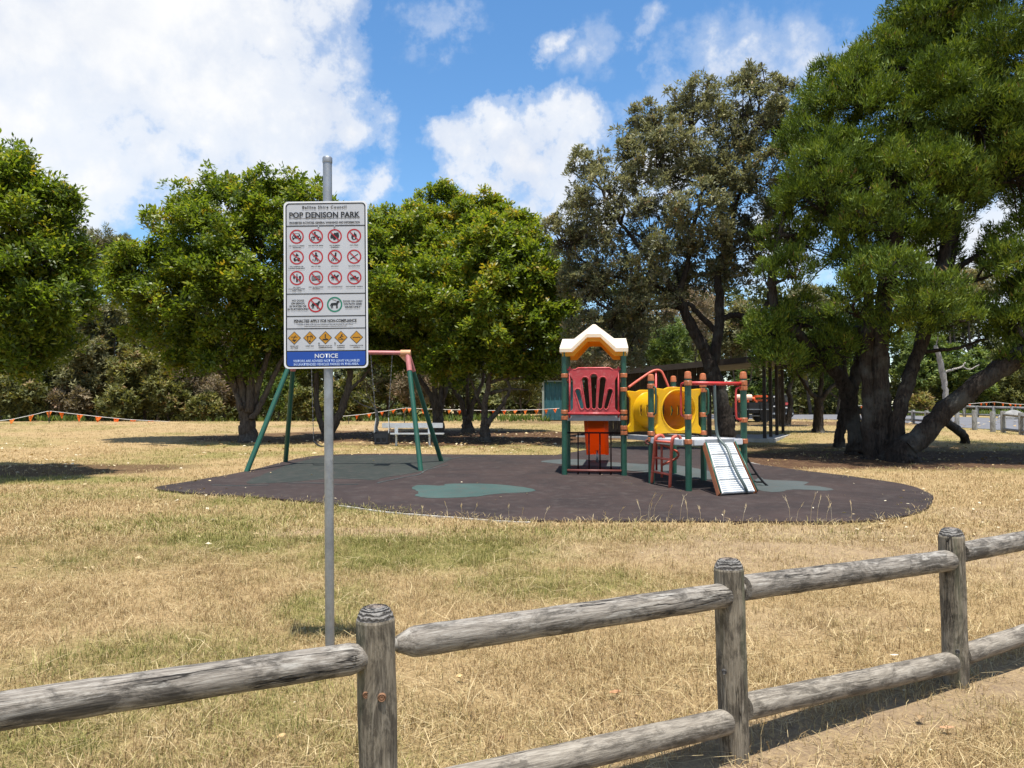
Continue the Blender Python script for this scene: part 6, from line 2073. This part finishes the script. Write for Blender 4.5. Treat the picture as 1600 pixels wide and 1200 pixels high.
# ================================================================== SHELTER
SA = G(1195, 690.5)                                               # near right corner of its slab
sa = Vector((-.90, .43, 0)).normalized(); sb = Vector((.43, .90, 0)).normalized()
M_SHWALL = mat('dark_brown_boards', (0.050, 0.036, 0.028), .8, var=.3, scale=6)
M_SHROOF = mat('dark_roof_sheet', (0.060, 0.052, 0.045), .6, var=.25, scale=3)
M_SHPOST = mat('dark_brown_post', (0.040, 0.030, 0.025), .7, var=.25, scale=6)
sh = thing('picnic_shelter', 'dark brown open sided park shelter with low pitched roof behind the climbing frame', 'shelter', SA)


def S(a, b, z): q = SA + sa * a + sb * b; return Vector((q.x, q.y, z))
zf = SA.z + .12
mb = MB(); q = [S(-.35, -.35, 0), S(6.6, -.35, 0), S(6.6, 6.0, 0), S(-.35, 6.0, 0)]
mb.prism([(p.x, p.y) for p in q][::-1], SA.z - .35, zf); mb.build('slab', mat('pale_concrete', (0.42, 0.41, 0.39), .9, var=.2, scale=4), sh)
zr = lambda a: 3.36 - a * .070
for a, b in ((0, 0), (0, 1.6), (0, 3.4), (0, 5.4), (6.3, 0), (6.3, 5.4)):
    mb = MB(); p = S(a, b, 0); mb.box((p.x, p.y, (zf + zr(a)) / 2), (.11, .11, zr(a) - zf), math.atan2(sa.y, sa.x)); mb.build('post', M_SHPOST, sh)
n_b = 27
for k in range(n_b):                                              # vertical boards of the front wall
    a0 = 1.75 + k * (6.3 - 1.75) / n_b; a1 = a0 + (6.3 - 1.75) / n_b - .012
    p0, p1 = S(a0, 0, 0), S(a1, 0, 0)
    m_ = (p0 + p1) / 2
    dz = .012 * (k % 2)
    mb = MB(); mb.box((m_.x, m_.y + dz, (zf + zr(a0) - .06) / 2), ((p1 - p0).length, .03, zr(a0) - .08 - zf), math.atan2(sa.y, sa.x)); mb.build('board', M_SHWALL, sh)
mb = MB()
ov = .55
r0 = [S(-ov, -ov, zr(-ov)), S(6.9, -ov, zr(6.9)), S(6.9, 6.2, zr(6.9) + .1), S(-ov, 6.2, zr(-ov) + .1)]
mb.add(r0 + [p + Vector((0, 0, .07)) for p in r0], [(0, 1, 2, 3), (7, 6, 5, 4), (0, 4, 5, 1), (1, 5, 6, 2), (2, 6, 7, 3), (3, 7, 4, 0)])
rf = mb.build('roof', M_SHROOF, sh)
mb = MB(); mb.beam(S(-ov, -ov - .02, zr(-ov) - .02), S(6.9, -ov - .02, zr(6.9) - .02), .035, .2); mb.build('fascia', mat('brown_fascia', (0.045, 0.034, 0.027), .7, var=.25, scale=3), rf)
mb = MB(); mb.beam(S(-ov - .02, -ov, zr(-ov) - .02), S(-ov - .02, 6.2, zr(-ov) + .08), .035, .18); mb.build('barge_board', mat('tan_barge_board', (0.26, 0.19, 0.12), .7, var=.2, scale=3), rf)

# ================================================================== TEAL SHED
sx0, sx1 = P(850, 640, 42.0), P(912, 640, 42.0)
g_ = gz(sx0.x, 42.0)
H = P(850, 597, 42.0).z - g_
shed = thing('garden_shed', 'small teal ribbed steel shed left of the play tower', 'shed', ((sx0.x + sx1.x) / 2, 42.0, g_))
M_TEAL = mat('teal_steel_sheet', (0.030, 0.125, 0.150), .45, var=.2, scale=2, dirt=(0.10, 0.20, 0.22), dirt_amt=.5)
Wd = sx1.x - sx0.x
nr = 8
def ribbed(x0, y0, x1, y1, name):
    mb = MB(); a, b = Vector((x0, y0, 0)), Vector((x1, y1, 0)); d = (b - a).normalized(); n_ = Vector((d.y, -d.x, 0)); L_ = (b - a).length
    pts = []
    w = L_ / 3
    for k in range(3):
        for t, h in ((0, 0), (.34, 0), (.42, .03), (.58, .03), (.66, 0), (1, 0)):
            pts.append(a + d * (w * (k + t)) + n_ * h)
    vs = [(p.x, p.y, g_ + .05) for p in pts] + [(p.x, p.y, g_ + H) for p in pts]; n = len(pts)
    mb.add(vs, [(i, i + 1, n + i + 1, n + i) for i in range(n - 1)]); mb.build(name, M_TEAL, shed)
for k in range(3): ribbed(sx0.x + Wd * k / 3, 42.0, sx0.x + Wd * (k + 1) / 3, 42.0, 'wall_sheet')
ribbed(sx1.x, 42.0, sx1.x, 44.4, 'wall_sheet'); ribbed(sx0.x, 44.4, sx0.x, 42.0, 'wall_sheet'); ribbed(sx1.x, 44.4, sx0.x, 44.4, 'wall_sheet')
mb = MB(); mb.box((sx0.x + Wd / 2, 43.2, g_ + H + .04), (Wd + .3, 2.8, .07)); mb.build('roof', mat('dull_green_roof', (0.06, 0.085, 0.075), .6), shed)
mb = MB(); mb.box((sx0.x - .05, 41.95, g_ + H / 2), (.11, .11, H)); mb.build('corner_post', mat('pale_green_post', (0.30, 0.34, 0.29), .6), shed)

# ================================================================== MACHINE AND TRUCK BEYOND THE SHELTER
D_M = 41.0
mach = thing('road_machine', 'orange topped road machine on a black trailer seen past the red hand loop', 'machine', G(1175, 656))
M_MOR = mat('machine_orange', (0.72, 0.13, 0.03), .45, var=.15, scale=3)
M_MWH = mat('machine_pale_orange', (0.80, 0.52, 0.38), .45, var=.12, scale=3)
M_MBK = mat('machine_black', (0.012, 0.013, 0.015), .5, var=.2, scale=3)
M_MGR = mat('machine_grey', (0.30, 0.33, 0.36), .45, var=.15, scale=3)
def mpx(x, y): return P(x, y, D_M)
def mbox(x0, x1, y0, y1, dep, name, m, parent=mach, dy=0, bevel=.03):
    a, b = mpx(x0, y0), mpx(x1, y1)
    mb = MB(); mb.box(((a.x + b.x) / 2, D_M + dy, (a.z + b.z) / 2), (abs(b.x - a.x), dep, abs(a.z - b.z)), bevel=bevel); return mb.build(name, m, parent, smooth='auto')
mbox(1150, 1198, 629, 646, 1.5, 'body', M_MBK)
mbox(1150, 1198, 639.2, 640.2, .05, 'side_rail', M_MGR, dy=-.79, bevel=.01)
mbox(1150, 1198, 648.5, 650.5, 1.3, 'chassis', M_MGR)
for x in (1162, 1180):
    mbox(x, x + 1.2, 630, 648, .06, 'upright', M_MBK, dy=-.8, bevel=.01)
a, b = mpx(1150, 621.5), mpx(1174, 621.5)
mb = MB(); mb.tube([a, b], .18, 16); mb.build('tank', M_MWH, mach, smooth='auto')
mb = MB(); mb.tube([mpx(1172, 622.5), mpx(1180, 623.5)], .10, 12); mb.build('coupling', M_MOR, mach, smooth='auto')
mbox(1179, 1198, 617.8, 621.5, .5, 'boom', M_MOR)
mbox(1177, 1198, 624, 627.5, .35, 'lower_boom', M_MOR)
for x in (1152.5, 1166, 1179, 1190):
    a, b = mpx(x, 626), mpx(x + 2, 632)
    mb = MB(); mb.box(((a.x + b.x) / 2, D_M - .2, (a.z + b.z) / 2), (.10, .12, abs(a.z - b.z)), bevel=.02); mb.build('bracket', M_MOR, mach)
for x in (1156, 1190):
    c = mpx(x, 650); mb = MB(); c.z = gz(c.x, D_M) + .3
    for s in (-.6, .6): mb.tube([c + Vector((0, s - .1, 0)), c + Vector((0, s + .1, 0))], .3, 18)
    mb.build('wheel', M_MBK, mach, smooth='auto')

D_M = 45.0
tr = thing('parked_truck', 'dark truck with red and white rear markings half hidden behind the twin trunks', 'truck', G(1222, 653))
mbox(1208, 1236, 617, 646, 2.2, 'body', M_MBK, tr, 1.1, .08)
mbox(1209, 1232, 621, 628, .05, 'window', mat('dark_glass', (0.03, 0.035, 0.04), .08), tr, -.02, .01)
mbox(1208, 1218, 619, 621, .05, 'stripe', mat('white_paint', (.7, .7, .7), .5), tr, -.03, .01)
mbox(1208, 1214, 634, 636, .05, 'stripe', MATS['white_paint'], tr, -.03, .01)
mbox(1224, 1231, 629, 633, .05, 'tail_light', M_RED, tr, -.03, .01)
mbox(1222, 1231, 636, 638, .05, 'stripe', MATS['white_paint'], tr, -.03, .01)
mbox(1206, 1238, 645, 648, .3, 'bumper', M_MGR, tr, -.1, .03)
for x in (1212, 1232):
    c = mpx(x, 648); c.z = gz(c.x, D_M) + .36; mb = MB(); mb.tube([c + Vector((0, .05, 0)), c + Vector((0, .35, 0))], .36, 18); mb.build('wheel', M_MBK, tr, smooth='auto')

# ================================================================== BUNTING
M_FLAG = leaf_mat('orange_flag', [(0.0, (0.72, 0.11, 0.012)), (0.6, (0.80, 0.155, 0.02)), (1.0, (0.78, 0.24, 0.05))], .6, .2, .35)
M_STRING = mat('white_string', (0.62, 0.60, 0.56), .7)


def bunting(label, string, flags, d0, d1, h_px, w_px, stakes=(), seed=0):
    xs = [s[0] for s in string]
    D = lambda x: d0 + (d1 - d0) * (x - xs[0]) / (xs[-1] - xs[0])
    Y = lambda x: float(np.interp(x, xs, [s[1] for s in string]))
    pts = [P(x, Y(x), D(x)) for x in np.linspace(xs[0], xs[-1], 60)]
    root = thing('bunting_line', label, 'bunting', pts[len(pts) // 2])
    mb = MB(); mb.tube(pts, .014, 5); mb.build('string', M_STRING, root)
    rg = np.random.default_rng(seed)
    for x in flags:
        d = D(x); s = d / F_PX
        w = w_px * s * rg.uniform(.8, 1.05); h = h_px * s * rg.uniform(.85, 1.1)
        p0 = P(x - w / s / 2, Y(x - w / s / 2), d); p1 = P(x + w / s / 2, Y(x + w / s / 2), d)
        tw = rg.uniform(-.5, .5)
        nrm = Vector((math.sin(tw), -math.cos(tw), 0))
        tip = (p0 + p1) / 2 + Vector((rg.uniform(-.12, .12) * w, rg.uniform(-.35, .1) * h, -h))
        q = []
        c1 = (p0 + p1) / 2
        ql = p0.lerp(tip, .5) + nrm * rg.uniform(-.06, .06); qr = p1.lerp(tip, .5) + nrm * rg.uniform(-.06, .06)
        mm = c1.lerp(tip, .5) + nrm * rg.uniform(-.08, .08)
        me = bpy.data.meshes.new('flag')
        off = origin_of(root)
        me.from_pydata([v - off for v in (p0, c1, p1, ql, mm, qr, tip)], [], [(0, 3, 4, 1), (1, 4, 5, 2), (3, 6, 4), (4, 6, 5)])
        at_ = me.attributes.new('tint', 'FLOAT', 'POINT'); at_.data.foreach_set('value', np.full(7, rg.random(), np.float32))
        me.materials.append(M_FLAG)
        link('flag', me, root)
    for x in stakes:
        p = P(x, Y(x), D(x)); b = Vector((p.x, p.y, gz(p.x, p.y) - .1))
        mb = MB(); mb.box((p.x, p.y, (p.z + b.z) / 2), (.035, .035, p.z - b.z)); mb.build('stake', mat('star_stake', (0.05, 0.05, 0.045), .7, .3), root)
    return root


bunting('orange flag bunting sagging over the crest at the far left', [(-120, 668), (-40, 662), (20, 655), (50, 648.5), (77, 642), (110, 646), (154, 651), (200, 655.5), (236, 657.5), (290, 660)],
        [-95, -60, -30, 19, 49, 77, 96, 125, 154, 182, 208, 236, 261, 283], 36.5, 42.4, 11.5, 10.0, (77, -80), 1)
bunting('orange flag bunting strung behind the swings and bench to the teal shed', [(520, 652), (545, 649.5), (567, 647.5), (597, 643), (632, 637.5), (661, 638.8), (700, 640), (760, 641.5), (800, 641), (840, 640), (874, 638)],
        [558, 577, 597, 615, 631, 640, 661, 702, 718, 754, 772, 788, 805, 821, 838, 853, 867], 38.5, 40.5, 7.6, 7.4, (632, 545), 2)
bunting('orange flag bunting on the verge beyond the road fence', [(1340, 634), (1420, 634), (1440, 636), (1478, 634), (1500, 632), (1540, 629), (1553, 628), (1580, 631), (1600, 632), (1640, 632)],
        [1346, 1356, 1366, 1420, 1429.5, 1439, 1487, 1500, 1515, 1533, 1541, 1553, 1567, 1578, 1586, 1594, 1606, 1618], 51, 51, 5.6, 4.6, (1478, 1553), 3)

# ================================================================== LITTER ON THE GROUND
M_DRY = leaf_mat('dry_leaf', [(0.0, (0.16, 0.085, 0.04)), (0.5, (0.38, 0.26, 0.12)), (0.85, (0.58, 0.46, 0.26)), (1.0, (0.66, 0.58, 0.42))], .7, .2, .1)
rg = np.random.default_rng(41)
lv, lt = [], []
def one_leaf(p, L_, W_, tint, tilt=.35):
    a = rg.uniform(0, 6.283); t = np.array((math.cos(a), math.sin(a), rg.normal(0, tilt * .5))); b = np.array((-math.sin(a), math.cos(a), rg.normal(0, tilt)))
    up = np.array((0, 0, rg.uniform(.05, .25) * W_))
    p = np.array(p)
    global lv, lt
    lv += [p - t * L_ / 2, p + b * W_ / 2 + up, p + t * L_ / 2, p - b * W_ / 2 + up]; lt += [tint] * 4
def leaves_px(n, x0, x1, y0, y1, L0, L1, bright=.5, lift=.012):
    for _ in range(n):
        g_ = G(rg.uniform(x0, x1), rg.uniform(y0, y1))
        L_ = rg.uniform(L0, L1)
        one_leaf((g_.x, g_.y, g_.z + lift + L_ * .12), L_, L_ * rg.uniform(.4, .6), np.clip(rg.normal(bright, .28), 0, 1))
leaves_px(260, -20, 175, 690, 742, .06, .12, .7); leaves_px(120, 60, 330, 690, 800, .05, .10, .7); leaves_px(90, 0, 420, 760, 900, .04, .08, .6)
leaves_px(700, 560, 870, 671, 703, .08, .17, .45); leaves_px(260, 300, 560, 664, 712, .08, .16, .5); leaves_px(420, 1190, 1600, 697, 722, .05, .11, .38); leaves_px(120, 1300, 1600, 722, 745, .05, .09, .4)
leaves_px(70, 0, 1600, 830, 1190, .02, .05, .55); leaves_px(150, 1130, 1600, 655, 668, .12, .25, .5); leaves_px(70, 1300, 1600, 745, 850, .04, .08, .85); leaves_px(60, 560, 900, 700, 712, .05, .1, .9)
leaves_px(26, 300, 1430, 720, 812, .03, .07, .85, .04)
tag(quad_mesh('fallen_leaves', np.array(lv), 4, M_DRY, {'tint': np.array(lt)}), kind='stuff')


def dry_leaf(x, y, L_, W_, col, label, curl=.4, rot=0.0):
    g_ = G(x, y)
    mb = MB(); n = 8
    vs = []
    for i in range(n + 1):
        s = i / n; w = W_ * math.sin(math.pi * min(1, s * .96 + .03)) ** .8 * (1 + .15 * math.sin(i * 2.1))
        for k, c in ((-1, 1), (-.5, .25), (0, 0), (.5, .25), (1, 1)):
            vs.append((L_ * (s - .5), w * .5 * k, .012 + curl * w * .5 * c * (1 + .3 * math.sin(i * 1.3)) + .2 * L_ * (s - .5) ** 2))
    mb.add(vs, [(i * 5 + k, i * 5 + k + 1, (i + 1) * 5 + k + 1, (i + 1) * 5 + k) for i in range(n) for k in range(4)])
    m = mat('leaf_' + label.split()[0], col, .7, var=.3, scale=60)
    o = mb.build('dry_leaf', m, None, loc=(g_.x, g_.y, g_.z + .02), rot=(R(8), R(-6), rot), smooth=True)
    return tag(o, label, 'leaf', 'large dry leaves on the grass')
dry_leaf(718, 1066, .045, .035, (0.62, 0.44, 0.20), 'yellow curled leaf on the grass right of the domed middle post', .8, .4)
dry_leaf(962, 1091, .07, .035, (0.42, 0.22, 0.10), 'orange brown crumpled leaf on the grass above the lower rail', .6, .1)
dry_leaf(1436, 1131, .055, .045, (0.30, 0.20, 0.10), 'brown curled leaf on the grass below the right hand bay', .9, 1.0)
dry_leaf(1398, 1031, .055, .018, (0.66, 0.60, 0.50), 'whitish narrow leaf on the grass inside the right hand bay', .3, -.3)
dry_leaf(440, 1160, .05, .03, (0.52, 0.36, 0.16), 'tan leaf on the grass below the left rail', .5, .8)
dry_leaf(1480, 1147, .075, .028, (0.46, 0.26, 0.13), 'rusty long leaf on the grass at the lower right', .4, -.2)

# seeding grass stalks along the front edge of the rubber
sv, st_ = [], []
for x, y, h in [(1012, 815, 44), (1020, 815, 40), (1002, 814, 30), (1015, 816, 30), (1044, 815, 26), (1062, 816, 40), (1074, 815, 30), (1095, 815, 22), (1235, 818, 40), (1244, 817, 30), (1266, 819, 48), (1276, 818, 42), (1290, 817, 28), (1300, 817, 40), (1160, 817, 26),
                (575, 798, 20), (700, 808, 22), (722, 812, 22), (740, 812, 24), (795, 815, 26), (815, 818, 24), (850, 816, 22), (967, 815, 24), (505, 790, 14), (1330, 816, 30), (945, 818, 16), (660, 807, 14), (1130, 818, 18), (620, 930, 40), (1180, 1090, 60), (660, 1015, 60), (560, 1005, 40), (1190, 1185, 60), (880, 905, 34)]:
    g_ = G(x, y); s = g_.y / F_PX; hh = h * s
    a = rg.uniform(-.5, .9); dx = math.sin(a) * hh * .45
    p = [np.array(g_), np.array((g_.x + dx * .3, g_.y, g_.z + hh * .6)), np.array((g_.x + dx, g_.y + rg.normal(0, .05), g_.z + hh))]
    w = .0016
    for i in range(2):
        sv += [p[i] - (w, 0, 0), p[i] + (w, 0, 0), p[i + 1] + (w * .8, 0, 0), p[i + 1] - (w * .8, 0, 0)]; st_ += [rg.uniform(.7, 1)] * 4
    dr = (p[2] - p[1]) / np.linalg.norm(p[2] - p[1])
    for k in range(7):
        q = p[2] - dr * hh * .26 * k / 7; o = np.array((rg.normal(0, .012), rg.normal(0, .012), .012)); 
        sv += [q, q + o * .6 + (.0022, 0, 0), q + o + dr * .03, q + o * .6 - (.0022, 0, 0)]; st_ += [rg.uniform(.6, .95)] * 4
tag(quad_mesh('seed_stalks', np.array(sv), 4, M_DRY, {'tint': np.array(st_)}), kind='stuff')
